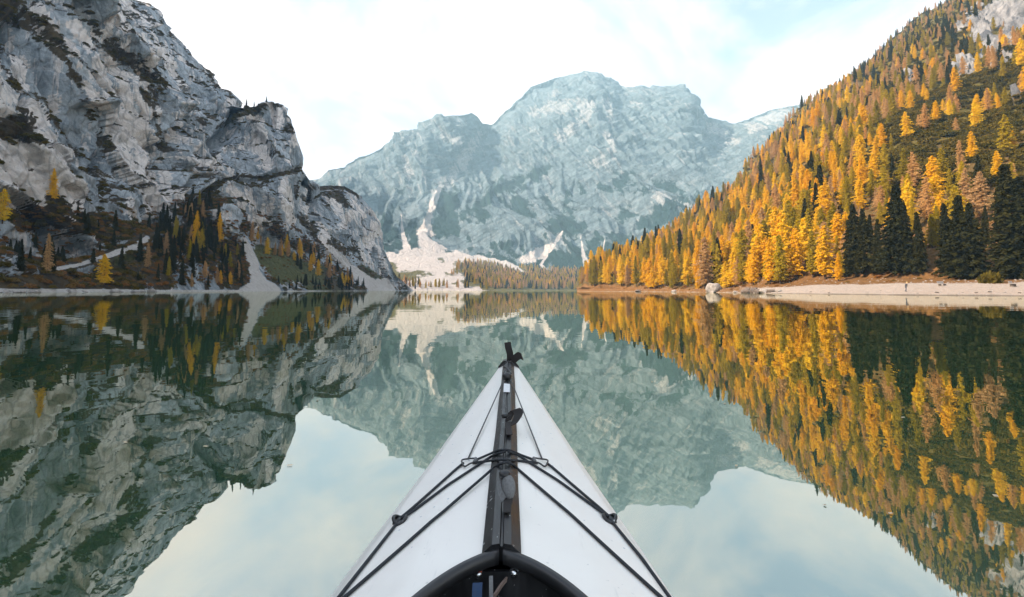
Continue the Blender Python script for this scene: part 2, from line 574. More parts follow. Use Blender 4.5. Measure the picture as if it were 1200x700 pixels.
# the upward direction of the sheet must point to the lake
flip = np.sign(np.mean(nL[..., 1] < 0) - 0.5)
hn = hn * flip
pt, qt = project(PL)
calm = np.maximum(stroke(pt, qt, [(50, 318), (100, 309), (130, 299), (156, 291), (178, 276)], 9, 0.0, 0.6), stroke(pt, qt, [(284, 276), (296, 305), (300, 322), (303, 340)], [8, 10, 12, 22], 0.0, 0.6))
disp *= 1 - 0.92 * calm
damp = np.ones_like(disp)
px0, py0 = project(PL)
nc = 0.5 * fbm(PL / 30.0, 4, 61)
for pts, w, dep in [
    ([(284, 118), (272, 145), (258, 175), (247, 212), (238, 245)], [5, 7, 7, 6, 8], 34),
    ([(100, 0), (125, 50), (150, 72), (188, 97), (204, 130), (196, 180), (205, 215)], [6, 9, 11, 8, 6, 6, 7], 20),
    ([(40, 20), (65, 48), (80, 75), (100, 115), (112, 150), (130, 180), (142, 205)], [14, 9, 7, 6, 6, 7, 8], 18),
    ([(318, 126), (321, 160), (326, 205)], [3, 4, 3], 12), ([(340, 130), (341, 165), (350, 200)], [2, 3, 3], 9),
    ([(0, 138), (22, 152), (48, 168)], [10, 12, 8], 12), ([(362, 215), (361, 240), (366, 275), (378, 300)], [4, 5, 6, 6], 22),
    ([(245, 218), (262, 210), (300, 207), (330, 203), (356, 197)], 3.0, 9),
    ([(25, 0), (30, 60), (36, 120)], 3.5, 8), ([(75, 110), (80, 160), (85, 200)], 4, 9), ([(150, 110), (150, 160), (148, 215)], 4, 10), ([(215, 120), (218, 170), (224, 225)], 4, 12),
]:
    disp -= dep * stroke(px0, py0, pts, w, nc, 0.7) * sstep(1.9, 2.2, vv)
pxL0, pyL0 = project(PL)
damp *= 0.45 + 0.55 * sstep(330, 300, pxL0)
PL = PL + hn * (disp * damp)[..., None]
nL = normals(PL) * flip
pxL, pyL = project(PL)
nzL = nL[..., 2]
nv = fbm(PL / 18.0, 5, 51, 0.65) * 1.2
veg = sstep(0.58, 0.86, nzL + 0.18 * nv + 0.10 * sstep(280, 330, pyL)) * 0.72
veg = np.maximum(veg, sstep(0.80, 0.97, saw + 0.10 * nv) * 0.62)
for pts, w in [
    ([(0, 5), (40, 25), (65, 48), (80, 75), (100, 115), (110, 150), (128, 178), (140, 200)], [26, 20, 9, 7, 6, 6, 7, 6]),
    ([(0, 138), (22, 152), (46, 166)], [16, 18, 10]),
    ([(103, 12), (125, 52), (150, 72), (188, 97)], [5, 7, 9, 6]),
    ([(165, 105), (185, 140), (192, 175), (205, 190)], [4, 6, 6, 5]),
    ([(25, 255), (60, 250), (100, 268), (135, 275), (160, 262)], [14, 32, 24, 20, 8]),
    ([(10, 330), (60, 325), (120, 328), (170, 325)], 12),
    ([(180, 300), (200, 280), (235, 262), (262, 300), (275, 325)], [20, 30, 30, 24, 18]),
    ([(243, 224), (262, 211), (285, 206), (310, 209), (330, 204), (356, 196)], 2.6),
    ([(252, 152), (270, 139), (290, 131), (312, 124)], [3, 6, 7, 3]),
    ([(235, 60), (252, 100), (275, 108)], 2.0),
    ([(236, 142)], 7),
    ([(364, 221), (385, 218), (405, 220), (420, 230)], [2, 3, 3, 2]),
    ([(394, 228), (404, 240)], 6),
    ([(386, 284), (398, 290), (415, 294)], [5, 8, 6]),  # dark of a cave-like hollow, painted in with the vegetation colour
    ([(285, 268), (310, 262), (340, 285), (370, 292)], 7),
    ([(345, 250), (365, 270), (375, 285)], 4),
]:
    veg = np.maximum(veg, 0.92 * stroke(pxL, pyL, pts, w, 0.95 * nv + 0.5 * sstep(0.55, 0.2, nzL), 0.6))
cream = 0.75 * sstep(0.35, 0.75, f1 + 0.25 * f2) * sstep(2.0, 2.3, vL[:, None] * np.ones_like(veg))
cream = np.maximum(cream, 0.3 * sstep(0.55, 0.85, f2))
for pts, w in [
    ([(45, 12), (62, 45), (85, 60)], 9), ([(88, 30), (105, 55)], 9), ([(18, 75), (25, 100)], 9), ([(62, 118), (52, 140), (62, 175)], 7),
    ([(100, 100), (120, 125), (145, 160), (158, 190)], [5, 7, 8, 9]), ([(168, 145), (160, 175), (172, 215), (176, 250)], [4, 7, 10, 6]),
    ([(195, 205), (192, 225)], 7), ([(302, 138), (306, 165), (312, 192)], [5, 9, 8]), ([(322, 128), (326, 145)], 6), ([(346, 150), (347, 168)], 4),
    ([(333, 212), (336, 235), (342, 258)], [4, 7, 6]), ([(270, 222), (285, 235)], 4), ([(5, 222), (40, 206)], 8), ([(10, 250), (30, 232)], 6), ([(35, 200), (38, 215)], 6),
    ([(152, 238), (158, 262)], 6), ([(402, 265), (410, 250)], 4), ([(437, 262), (440, 275)], 3), ([(265, 250), (268, 275)], 4),
]:
    cream = np.maximum(cream, stroke(pxL, pyL, pts, w, 0.5 * nv, 0.6))
scree = np.zeros_like(veg)
for pts, w in [
    ([(286, 282), (296, 305), (299, 320), (302, 330), (303, 340)], [4, 6, 6, 10, 30]),
    ([(388, 293), (400, 305), (415, 318), (432, 332), (450, 341)], [4, 5, 6, 7, 14]),
    ([(56, 317), (90, 311), (120, 302), (140, 295), (156, 291), (172, 280)], [2.0, 2.0, 2.6, 3.2, 4.0, 3.0]),
]:
    scree = np.maximum(scree, stroke(pxL, pyL, pts, w, 0.25 * nv, 0.25))
scree = np.maximum(scree, stroke(pxL, pyL, [(0, 340), (480, 343)], 1.4, 0.3 * nv))
veg = veg * (1 - scree)
grass = np.zeros_like(veg)
for pts, w in [([(305, 296), (335, 312), (370, 326), (400, 336)], [10, 18, 16, 8]), ([(425, 315), (450, 332)], [5, 5]), ([(130, 312), (170, 306)], 12)]:
    grass = np.maximum(grass, stroke(pxL, pyL, pts, w, 0.4 * nv))
grass *= (1 - scree)
cream = np.minimum(1, cream * 1.15)
veg *= 1 - 0.75 * stroke(pxL, pyL, [(305, 298), (335, 314), (365, 328)], 14)
cliff = grid_obj('cliff', PL, M_left, {'veg': veg, 'scree': scree, 'cream': cream * (1 - veg), 'grass': grass})

# ------------------------------------------------------------------ the far mountain and valley head
azM = colaz([(330, 1060, 720)])
rowsM = [
    [('z', 330, -6, 960), ('z', 1060, -6, 960)],
    [('z', 330, 1.0, 1000), ('z', 560, 1.0, 1000), ('z', 1060, 1.0, 1000)],
    # lower edge of the mountain: fans and moraine
    [(330, 300, 1350), (450, 303, 1380), (480, 300, 1420), (520, 301, 1450), (560, 306, 1450), (610, 314, 1420), (660, 318, 1420), (700, 318, 1420), (760, 305, 1420), (1060, 300, 1420)],
    [(330, 262, 1640), (450, 262, 1640), (500, 262, 1680), (560, 266, 1680), (620, 272, 1660), (700, 270, 1660), (780, 255, 1680), (850, 250, 1700), (1060, 240, 1700)],
    [(330, 225, 1980), (400, 222, 1980), (450, 215, 1960), (500, 205, 1960), (540, 202, 2120), (575, 205, 2160), (620, 200, 2030), (700, 190, 2020), (780, 185, 2120), (830, 195, 2180), (900, 190, 2200), (1060, 190, 2200)],
    [(330, 214, 2300), (400, 205, 2300), (450, 186, 2250), (500, 165, 2230), (545, 152, 2360), (571, 170, 2520), (600, 155, 2400), (650, 135, 2380), (700, 128, 2330), (760, 140, 2420), (800, 142, 2440), (840, 165, 2560), (900, 155, 2700), (1060, 150, 2700)],
    [(330, 216, 2600), (372, 207, 2600), (383, 197, 2560), (400, 195, 2560), (413, 185, 2540), (434, 177, 2540), (464, 162, 2520), (492, 152, 2520), (505, 142, 2500), (524, 136, 2500), (552, 132, 2520), (560, 137, 2560), (567, 145, 2600), (572, 149, 2800), (584, 137, 2820), (606, 116, 2830), (619, 103, 2840), (649, 92, 2850), (674, 87, 2850), (698, 86, 2850), (708, 91, 2850), (716, 94, 2850), (728, 103, 2850), (740, 104, 2840), (752, 102, 2840), (762, 105, 2830), (775, 102, 2820), (802, 99, 2800), (806, 112, 2810), (809, 128, 2830), (830, 137, 2900), (845, 141, 3000), (858, 145, 3100), (875, 139, 3150), (905, 128, 3150), (925, 124, 3150), (960, 118, 3150), (1060, 110, 3150)],
    [('z', 330, 400, 2900), ('z', 560, 700, 2850), ('z', 700, 800, 3250), ('z', 1060, 700, 3450)],
]
PM, vM = loft(azM, rowsM, [3, 60, 50, 75, 85, 80, 8])
vv = vM[:, None] * np.ones((1, PM.shape[1]))
nM = normals(PM)
flipM = np.sign(np.mean(nM[..., 1] < 0) - 0.5)
hn = nM * flipM
hn[..., 2] *= 0.5
pf, qf = project(PM)
fan = stroke(pf, qf, [(495, 275), (500, 295), (480, 308), (520, 315)], [10, 22, 20, 20], 0.0, 0.6)
amp = sstep(1.9, 2.8, vv) * (1 - 0.55 * sstep(5.4, 6.0, vv)) * (1 - 0.85 * fan)
warp = np.stack([fbm(PM / 500, 3, 131), fbm(PM / 500 + 50, 3, 137), fbm(PM / 500 + 90, 3, 141)], -1) * 75
Q = PM + warp
Qs = Q.copy(); Qs[..., 0] += 0.55 * Q[..., 2]     # ribs lean across the face
d1 = ridged(Qs * np.array([1, 0.35, 0.35]) / 520.0, 3, 103) - 0.8
d2 = ridged(Qs * np.array([1, 0.33, 0.33]) / 150.0, 5, 109, 0.62) - 0.9
d3 = fbm(Qs * np.array([1, 0.5, 0.5]) / 48.0, 5, 121, 0.65)
bedM = (PM @ np.array([-0.30, 0.25, 0.92]))
bb = bedM / 95.0 + 0.7 * fbm(PM / 330.0, 3, 177)
sawM = bb - np.floor(bb)
stM = np.where(sawM < 0.75, sawM / 0.75, (1 - sawM) / 0.25)
bb = bedM / 31.0 + 0.8 * fbm(PM / 160.0, 3, 178)
saw2 = bb - np.floor(bb)
st2 = np.where(saw2 < 0.75, saw2 / 0.75, (1 - saw2) / 0.25)
up = sstep(3.3, 5.0, vv)
dg = ridged(Qs * np.array([1, 0.16, 0.16]) / 62.0, 3, 117, 0.6) - 0.8
f1, t1 = facets(Qs, (150, 330, 300), 501)
f2, t2 = facets(Qs + 9.0, (52, 110, 95), 511)
f3, t3 = facets(Qs + 3.0, (22, 40, 34), 521)
disp = amp * (84 * d1 + 14 * d2 + 18 * dg + 5 * d3 + 8 * f1 + 18 * t1 + 4.0 * f2 + 8 * t2 + 1.5 * f3 + 5 * t3 + (6 + 20 * up) * (stM - 0.5) + (2 + 6 * up) * (st2 - 0.5)) + sstep(1.0, 1.6, vv) * 3.0 * fbm(PM / 40, 3, 7)
PM = PM + hn * disp[..., None]
nM = normals(PM) * flipM
pxM, pyM = project(PM)
nvM = fbm((PM + np.stack([0.5 * PM[..., 2], 0 * PM[..., 2], 0 * PM[..., 2]], -1)) / np.array([45, 110, 130]), 5, 151, 0.68) * 1.15
nlow = fbm((PM + warp * 0.5) / np.array([150, 200, 330.0]), 3, 160)
vegM = sstep(0.10, 0.34, nlow + 0.55 * nvM - 0.14 + 0.30 * sstep(235, 300, pyM)) * sstep(190, 225, pyM) * 0.75
for pts, w in [
    ([(452, 268), (462, 285)], 10), ([(483, 268), (485, 292)], [6, 9]), ([(525, 232), (520, 262), (528, 250)], [9, 15, 8]), ([(503, 275), (498, 290)], 5),
    ([(562, 238), (580, 224), (600, 216), (625, 206), (642, 196)], [4, 6, 6, 5, 3]), ([(604, 235), (610, 240)], 5), ([(592, 290), (600, 284)], 4),
    ([(664, 230), (660, 262), (672, 270)], [4, 9, 10]), ([(725, 216), (735, 208)], [9, 8]), ([(704, 219), (716, 222)], 4), ([(732, 255)], 8), ([(752, 264), (756, 260)], 8),
    ([(640, 303), (632, 312)], 9), ([(664, 300), (660, 310), (672, 312)], [14, 18, 16]), ([(697, 290), (700, 305)], 11), ([(712, 290), (718, 300)], 11), ([(731, 280), (738, 290)], 8),
    ([(560, 303), (580, 305), (600, 310)], [4, 6, 6]), ([(770, 255), (790, 250)], [8, 5]), ([(640, 232), (645, 245)], 4),
]:
    vegM = np.maximum(vegM, 0.95 * stroke(pxM, pyM, pts, np.array(w) * 1.1 if not np.isscalar(w) else w * 1.1, 1.25 * nvM, 0.5))
screeM = np.zeros_like(vegM)
for pts, w in [
    ([(514, 222), (504, 250), (496, 272), (500, 290), (510, 300)], [2.5, 4, 6, 9, 14]),
    ([(455, 301), (500, 299), (540, 303), (575, 306), (605, 315), (618, 322)], [4, 9, 5, 4, 3, 2]),
    ([(465, 304), (495, 308), (520, 318), (520, 334), (500, 342)], [8, 12, 17, 20, 30]), ([(530, 336), (560, 341)], [6, 4]), ([(460, 340), (560, 343)], 3.5),
    ([(660, 270), (650, 286), (634, 297), (614, 304)], [0.6, 2.5, 6, 5]), ([(641, 300), (634, 310), (645, 322)], [1.2, 1.4, 1.6]), ([(680, 275), (684, 300), (690, 318)], [0.4, 1.8, 5]),
    ([(709, 280), (705, 300), (702, 318)], [0.4, 1.4, 4]), ([(470, 250), (472, 275), (480, 300)], [0.5, 1.6, 5]), ([(555, 341), (690, 343)], 0.8),
]:
    screeM = np.maximum(screeM, stroke(pxM, pyM, pts, w, 0.75 * nvM, 0.7))
creamM = 0.30 * sstep(0.45, 0.85, f2 + 0.3 * f1)
for pts, w in [
    ([(562, 158), (545, 185), (525, 212), (510, 235)], [4, 7, 7, 7]), ([(520, 160), (535, 165)], 6), ([(475, 185), (480, 205)], 5), ([(650, 112)], 4), ([(690, 125), (678, 142)], 4),
    ([(712, 118), (716, 140)], 5), ([(712, 160), (718, 172)], 6), ([(770, 235), (800, 245), (830, 240)], 9), ([(835, 150), (860, 165)], 7), ([(880, 150), (920, 132)], 6),
    ([(655, 160), (690, 135)], 6), ([(630, 130), (690, 122)], 7),
]:
    creamM = np.maximum(creamM, stroke(pxM, pyM, pts, w, 0.5 * nvM, 0.6))
creamM = np.maximum(creamM * 0.75, 0)
vegM *= 1 - screeM
grassM = sstep(2.05, 1.9, vv) * (1 - screeM)
vegM *= (1 - grassM * 0.9)
mountain = grid_obj('mountain', PM, M_main, {'veg': vegM, 'scree': screeM, 'cream': creamM * (1 - vegM), 'grass': grassM})

# ------------------------------------------------------------------ right-hand hillside with its beach
azR = np.concatenate([colaz([(676, 1215, 560), (1215, 1600, 60)]), np.linspace(pxaz(1600), 100, 30)])
SH = [(676, 425), (684, 385), (692, 352), (720, 318), (750, 282), (800, 228), (835, 192), (865, 162), (900, 134), (960, 108), (1062, 84), (1130, 78), (1200, 72), (1400, 60), (1600, 52)]   # px of the waterline, depth


def sd(px, y):
    return y * math.hypot(1, (px - CX) / FPX)


def shore_row(extra, z):
    r = []
    for (p, y) in SH:
        e = extra(p) if callable(extra) else extra
        zz = z(p) if callable(z) else z
        r.append(('z', p, zz, sd(p, y) + e))
    r.append(('azz', 100, zz, 100 + e))
    return r


beach = lambda p: float(np.interp(p, [676, 840, 880, 960, 1062, 1200], [0, 0, 0.5, 1, 1, 1]))
rowsR = [
    shore_row(-14, -4.0),
    shore_row(0, -0.06),
    shore_row(lambda p: 3.0 + 15 * beach(p), lambda p: 0.5 + 0.9 * beach(p)),
    shore_row(lambda p: 9.0 + 40 * beach(p), lambda p: 2.0 + 1.6 * beach(p)),
    # skyline of the ground
    [('z', 676, 2.0, 480), ('z', 684, 2.6, 440), (692, 337, 400), (720, 319, 415), (750, 303, 430), (800, 272, 470), (850, 232, 510), (875, 207, 540), (900, 180, 590), (935, 137, 640), (960, 110, 680), (1000, 80, 720), (1050, 47, 760), (1100, 14, 790), (1150, -15, 800), (1200, -45, 800), (1400, -120, 780), (1600, -190, 760), ('azz', 100, 500, 700)],
    [('z', 676, -4, 640), ('z', 692, -4, 600), ('z', 750, 5, 620), ('z', 850, 40, 750), ('z', 900, 70, 840), ('z', 1000, 180, 1000), ('z', 1200, 350, 1100), ('azz', 100, 350, 1000)],
]
PR, vR = loft(azR, rowsR, [4, 10, 14, 250, 14])
vv = vR[:, None] * np.ones((1, PR.shape[1]))
nR = normals(PR)
flipR = np.sign(np.mean(nR[..., 2] > 0) - 0.5)
hn = nR * flipR
ampR = sstep(3.0, 3.25, vv)
d = 13 * fbm(PR / 95.0, 3, 203) + 5 * fbm(PR / 30.0, 3, 211) + 1.2 * fbm(PR / 8.0, 3, 215)
pxR, pyR = project(PR)
rockR = np.zeros_like(d)
nvR = fbm(PR / 14.0, 4, 251)
for pts, w in [
    ([(1128, 40), (1150, 28), (1175, 22), (1215, 18)], [7, 11, 13, 14]), ([(1150, 46), (1190, 32), (1215, 26)], 7), ([(1067, 90), (1072, 96)], 6.5),
    ([(1118, 80), (1135, 70)], 6), ([(1150, 60), (1185, 48)], 4), ([(1165, 82), (1195, 68)], 3), ([(1195, 130), (1215, 122)], 6),
]:
    rockR = np.maximum(rockR, stroke(pxR, pyR, pts, w, 0.8 * nvR, 0.3))
d = d * (0.35 + 0.65 * ampR) * sstep(2.6, 3.15, vv) + rockR * (2 + 3 * ridged(PR / 16.0, 3, 231) + 5 * facets(PR, (14, 14, 18), 601)[1] + 2 * facets(PR, (6, 6, 8), 611)[0]) + 0.05 * fbm(PR / 3.0, 2, 219) * sstep(1.05, 1.5, vv)
PR = PR + hn * d[..., None]
nR = normals(PR) * flipR
pxR, pyR = project(PR)
vegR = sstep(-0.25, 0.25, fbm(PR / 24.0, 4, 261)) * ampR
vegR = np.maximum(vegR, ampR * sstep(980, 1040, pxR) * 0.9)
bch = np.interp(pxR, [676, 845, 885, 905], [0, 0, 0.75, 1.0])
edge = 2.35 + 0.25 * fbm(PR / 12.0, 3, 268)
screeR = np.where(vv < 3, sstep(edge + 0.12, edge - 0.12, vv) * np.maximum(bch, 0.55 * sstep(1.9, 1.3, vv)), 0)
grassR = sstep(3.12, 2.95, vv) * (1 - screeR)
rocky = rockR > 0.3
rock_amt = np.clip(rockR * 1.2, 0, 1)
vegR *= 1 - rock_amt


def slope_material():
    m = M_right
    return m


# bare rock on this slope is told apart by its own mask
mt = M_right.node_tree
NR = NT(M_right)
prin = [n for n in mt.nodes if n.type == 'BSDF_PRINCIPLED'][0]
src = prin.inputs['Base Color'].links[0].from_socket
Pp = NR.pos()
rn = NR.noise(NR.mapping(Pp, (1, 1, 0.5)), 0.12, 7, 0.65, 0.4)
rc = NR.mix(NR.mr(rn, 0.38, 0.62), (0.075, 0.085, 0.10), (0.27, 0.28, 0.29))
mt.links.new(NR.mix(NR.mr(NR.math('ADD', NR.attr('rock'), NR.mr(rn, 0.3, 0.7, -0.2, 0.2)), 0.35, 0.55), src, rc), prin.inputs['Base Color'])
src = prin.inputs['Base Color'].links[0].from_socket
mt.links.new(NR.mix(NR.mr(NR.math('ADD', NR.attr('wet'), NR.mr(rn, 0.3, 0.7, -0.2, 0.2)), 0.3, 0.7, 0.0, 0.62), src, (0.05, 0.043, 0.036)), prin.inputs['Base Color'])
wetR = sstep(1.22, 1.02, vv + 0.06 * fbm(PR / 4.0, 3, 269))
hillside = grid_obj('hillside', PR, M_right, {'wet': wetR, 'veg': vegR, 'scree': screeR, 'cream': np.zeros_like(vegR), 'grass': grassR, 'rock': rock_amt})

# ------------------------------------------------------------------ trees
def leaf_material(name, a, b, c, trans=0.3):
    """colour differs from tree to tree (a, b) and from clump to clump (c)"""
    m = new_mat(name)
    N = NT(m)
    rnd = N.n('ShaderNodeObjectInfo').outputs['Random']
    oc = N.n('ShaderNodeTexCoord').outputs['Object']
    nz = N.noise(oc, 9.0, 3, 0.6)
    col = N.mix(rnd, a, b)
    col = N.mix(N.mr(nz, 0.45, 0.75, 0.0, 0.7), col, c)
    d = N.n('ShaderNodeBsdfDiffuse', {'Color': col, 'Roughness': 0.8})
    t = N.n('ShaderNodeBsdfTranslucent', {'Color': col})
    mx = N.n('ShaderNodeMixShader', {0: trans, 1: d.outputs[0], 2: t.outputs[0]})
    N.out(mx.outputs[0])
    return m


L_gold = leaf_material('golden_needles', (0.88, 0.55, 0.026), (0.93, 0.72, 0.05), (0.82, 0.44, 0.022), 0.32)
L_pale = leaf_material('tan_needles', (0.74, 0.47, 0.18), (0.56, 0.40, 0.22), (0.54, 0.32, 0.13), 0.4)
L_olive = leaf_material('olive_needles', (0.36, 0.29, 0.026), (0.66, 0.50, 0.035), (0.26, 0.22, 0.02), 0.32)
L_spruce = leaf_material('spruce_needles', (0.034, 0.038, 0.014), (0.060, 0.058, 0.018), (0.020, 0.020, 0.009), 0.2)
L_dwarf = leaf_material('dwarf_pine_needles', (0.085, 0.075, 0.014), (0.17, 0.125, 0.02), (0.05, 0.046, 0.012), 0.2)
M_bark = plain('bark', (0.075, 0.050, 0.035), 0.9, scale=6, vary=0.35, spec=0.1)


def quad_cloud(centres, u, v):
    n = len(centres)
    V = np.stack([centres - u - v, centres + u - v, centres + u + v, centres - u + v], 1).reshape(-1, 3)
    F = np.arange(4 * n).reshape(n, 4)
    return V, F


def unit(v):
    return v / (np.linalg.norm(v, axis=-1, keepdims=True) + 1e-9)


def conifer(kind, seed, nb, wid, per):
    """crown and trunk of a conifer of height 1"""
    r = np.random.default_rng(seed)
    cs, us, vs = [], [], []
    tv, tf = [], []
    # trunk, slightly bent
    bend = r.normal(0, 0.008, 2)
    rings = 7
    for k in range(rings):
        t = k / (rings - 1)
        rad = 0.0135 * (1 - t) ** 0.8 + 0.0012 + (0.006 if k == 0 else 0)
        for s in range(6):
            a = s * math.pi / 3
            tv.append((bend[0] * math.sin(t * 3) + rad * math.cos(a), bend[1] * math.sin(t * 3) + rad * math.sin(a), t * 0.985 - (0.03 if k == 0 else 0)))
    for k in range(rings - 1):
        for s in range(6):
            tf.append((k * 6 + s, k * 6 + (s + 1) % 6, k * 6 + 6 + (s + 1) % 6, k * 6 + 6 + s))
    base = 0.10 if kind == 'larch' else 0.06
    lop = r.uniform(-math.pi, math.pi)
    for i in range(nb):
        t = (i + r.random()) / nb
        h = base + (0.985 - base) * t
        if kind == 'larch':
            prof = min(1.0, 0.5 + t / 0.24) * (1 - t) ** 0.54
        else:
            prof = min(1.0, 0.75 + t / 0.2) * (1 - t) ** 0.9
        Lb = wid * prof * (r.uniform(0.45, 1.25) if kind == 'larch' else r.uniform(0.6, 1.18)) + 0.012
        az = i * 2.39996 + r.normal(0, 0.35)
        Lb *= 1 + 0.16 * math.cos(az - lop)
        dirv = np.array([math.cos(az), math.sin(az), 0])
        m = max(2, int(per * (0.35 + Lb / wid)))
        s = (np.arange(m) + r.random(m)) / m
        s = 0.12 + 0.88 * s
        if kind == 'larch':
            zz = Lb * (0.22 * s - 0.30 * s * s + r.normal(0, 0.03, m))
            sz = r.uniform(0.0055, 0.0125, m) * (1.15 - 0.45 * s)
        else:
            zz = Lb * (-0.05 * s - 0.55 * s * s + 0.28 * s ** 4)
            sz = r.uniform(0.008, 0.016, m) * (1.25 - 0.5 * s)
        c = np.array([bend[0] * math.sin(h * 3), bend[1] * math.sin(h * 3), h]) + dirv * (Lb * s)[:, None]
        c[:, 2] += zz
        side = np.array([-math.sin(az), math.cos(az), 0])
        spread = (0.30 if kind == 'larch' else 0.26) * Lb * (1.0 - 0.75 * s)
        for q in range(3):
            off = side * (r.uniform(-1, 1, m) * spread)[:, None] + np.array([0, 0, 1]) * (r.normal(0, 0.006, m) - (0.004 * q if kind != 'larch' else 0))[:, None]
            cc = c + off
            if kind == 'larch':
                u = unit(r.normal(size=(m, 3)) + dirv * 0.6)
            else:
                u = unit(r.normal(size=(m, 3)) * 0.45 + dirv + np.array([0, 0, -0.35]))
            w = unit(np.cross(u, r.normal(size=(m, 3))))
            cs.append(cc); us.append(u * (sz * (1.25 if kind == 'larch' else 1.7))[:, None]); vs.append(w * (sz * 0.62)[:, None])
        # the bough itself: a thin three-sided stick
        if i % 2 == 0:
            b0 = len(tv)
            o0 = np.array([0, 0, h]); o1 = o0 + dirv * Lb * 0.8 + np.array([0, 0, zz[-1] * 0.8])
            for o_, rad in ((o0, 0.0026), (o1, 0.0006)):
                tv += [tuple(o_ + side * rad), tuple(o_ - side * rad), tuple(o_ + np.array([0, 0, rad * 1.6]))]
            tf += [(b0, b0 + 3, b0 + 4, b0 + 1), (b0 + 1, b0 + 4, b0 + 5, b0 + 2), (b0 + 2, b0 + 5, b0 + 3, b0)]
    V, F = quad_cloud(np.vstack(cs), np.vstack(us), np.vstack(vs))
    return V, F, np.array(tv), np.array(tf)


def tree_kind(kind, leafmat, seeds, nb, wid, per):
    out = []
    for s in seeds:
        w = wid * (0.78 + 0.5 * ((s * 37) % 10) / 10)
        V, F, tv, tf = conifer(kind, s, nb, w, per)
        crown = quads_mesh('crown', V, F, leafmat)
        trunk = quads_mesh('trunk', tv, tf, M_bark)
        trunk.shade_smooth()
        out.append((crown, trunk))
    return out


KINDS = {
    'gold': tree_kind('larch', L_gold, (1, 2, 3, 21, 31), 125, 0.195, 20),
    'pale': tree_kind('larch', L_pale, (4, 5, 6, 22, 32), 105, 0.185, 15),
    'olive': tree_kind('larch', L_olive, (7, 8, 9, 23, 33), 130, 0.18, 20),
    'spruce': tree_kind('spruce', L_spruce, (10, 11, 12, 13), 150, 0.185, 12),
}
TREE_NAME = {'gold': 'larch_tree', 'pale': 'larch_tree', 'olive': 'larch_tree', 'spruce': 'spruce_tree'}
proto_crowns = {k: [] for k in KINDS}


def plant(kind, loc, h, label, group=None, var=None, fat=1.0):
    """one tree: an empty at the foot with its trunk and crown"""
    v = random.randrange(len(KINDS[kind])) if var is None else var
    e = empty(TREE_NAME[kind], loc, label, 'tree', group, random.uniform(0, 6.28))
    e.scale = (h * fat, h * fat, h)
    e.rotation_euler = (random.gauss(0, 0.02), random.gauss(0, 0.02), random.uniform(0, 6.28))
    for nm, me in (('crown', KINDS[kind][v][0]), ('trunk', KINDS[kind][v][1])):
        c = bpy.data.objects.new(nm, me)
        COL.objects.link(c)
        c.parent = e
        if nm == 'crown' and len(proto_crowns[kind]) < len(KINDS[kind]) and v == len(proto_crowns[kind]):
            proto_crowns[kind].append(c)
    return e


def instancer(name, pts, scales, rots, picks, protos, label):
    """one stuff object that sets copies of the prototype meshes on its points"""
    me = bpy.data.meshes.new(name)
    me.vertices.add(len(pts)); me.vertices.foreach_set('co', pts.astype(np.float32).ravel())
    for nm, val, ty in (('sc', scales, 'FLOAT'), ('rz', rots, 'FLOAT'), ('pk', picks, 'INT')):
        a = me.attributes.new(nm, ty, 'POINT')
        a.data.foreach_set('value', val.astype(np.float32 if ty == 'FLOAT' else np.int32))
    o = bpy.data.objects.new(name, me)
    COL.objects.link(o)
    g = bpy.data.node_groups.new(name + '_nodes', 'GeometryNodeTree')
    g.interface.new_socket('Geometry', in_out='INPUT', socket_type='NodeSocketGeometry')
    g.interface.new_socket('Geometry', in_out='OUTPUT', socket_type='NodeSocketGeometry')
    gi = g.nodes.new('NodeGroupInput'); go = g.nodes.new('NodeGroupOutput')
    join = g.nodes.new('GeometryNodeJoinGeometry')
    for p in reversed(protos):
        oi = g.nodes.new('GeometryNodeObjectInfo'); oi.transform_space = 'ORIGINAL'
        oi.inputs['Object'].default_value = p
        oi.inputs['As Instance'].default_value = True
        g.links.new(oi.outputs['Geometry'], join.inputs[0])
    iop = g.nodes.new('GeometryNodeInstanceOnPoints')
    iop.inputs['Pick Instance'].default_value = True

    def named(nm, ty):
        a = g.nodes.new('GeometryNodeInputNamedAttribute'); a.data_type = ty
        a.inputs['Name'].default_value = nm
        return a.outputs['Attribute']
    rot = g.nodes.new('ShaderNodeCombineXYZ')
    g.links.new(named('rz', 'FLOAT'), rot.inputs['Z'])
    g.links.new(gi.outputs[0], iop.inputs['Points'])
    g.links.new(join.outputs[0], iop.inputs['Instance'])
    g.links.new(named('pk', 'INT'), iop.inputs['Instance Index'])
    g.links.new(rot.outputs[0], iop.inputs['Rotation'])
    g.links.new(named('sc', 'FLOAT'), iop.inputs['Scale'])
    g.links.new(iop.outputs[0], go.inputs[0])
    md = o.modifiers.new('scatter', 'NODES'); md.node_group = g
    tag(o, label, 'trees', kind='stuff')
    return o


# ---- forest on the right-hand slope
rng = np.random.default_rng(77)
dens = (vR[:, None] > np.interp(pxR, [840, 900, 985, 1000], [3.0, 2.62, 2.70, 3.02])) * (vR[:, None] < 4.15) * np.ones((1, PR.shape[1])) * (1 - rock_amt)
dens *= (pxR > 680) * (pxR < 1245)
# a field of dwarf pine with few trees high on the right
meadow = sstep(1000, 1060, pxR) * sstep(235, 205, pyR) * sstep(60, 110, pyR + 0.32 * (pxR - 1100))
meadow *= 1 - 0.8 * sstep(0.12, 0.42, fbm(PR / 40.0, 3, 290))
dens *= 1 - 0.95 * meadow
lowfoot = (vR[:, None] < 3.10) * np.ones((1, PR.shape[1]))
dens = dens * (1 + 1.2 * lowfoot)
dens *= 1 + 1.9 * (vR[:, None] < 3.25) * (pxR > 860) * (pxR < 1010)
QT, rr, cc = scatter(PR, dens, 11500, rng)
tp, ty = pxR[rr, cc], pyR[rr, cc]
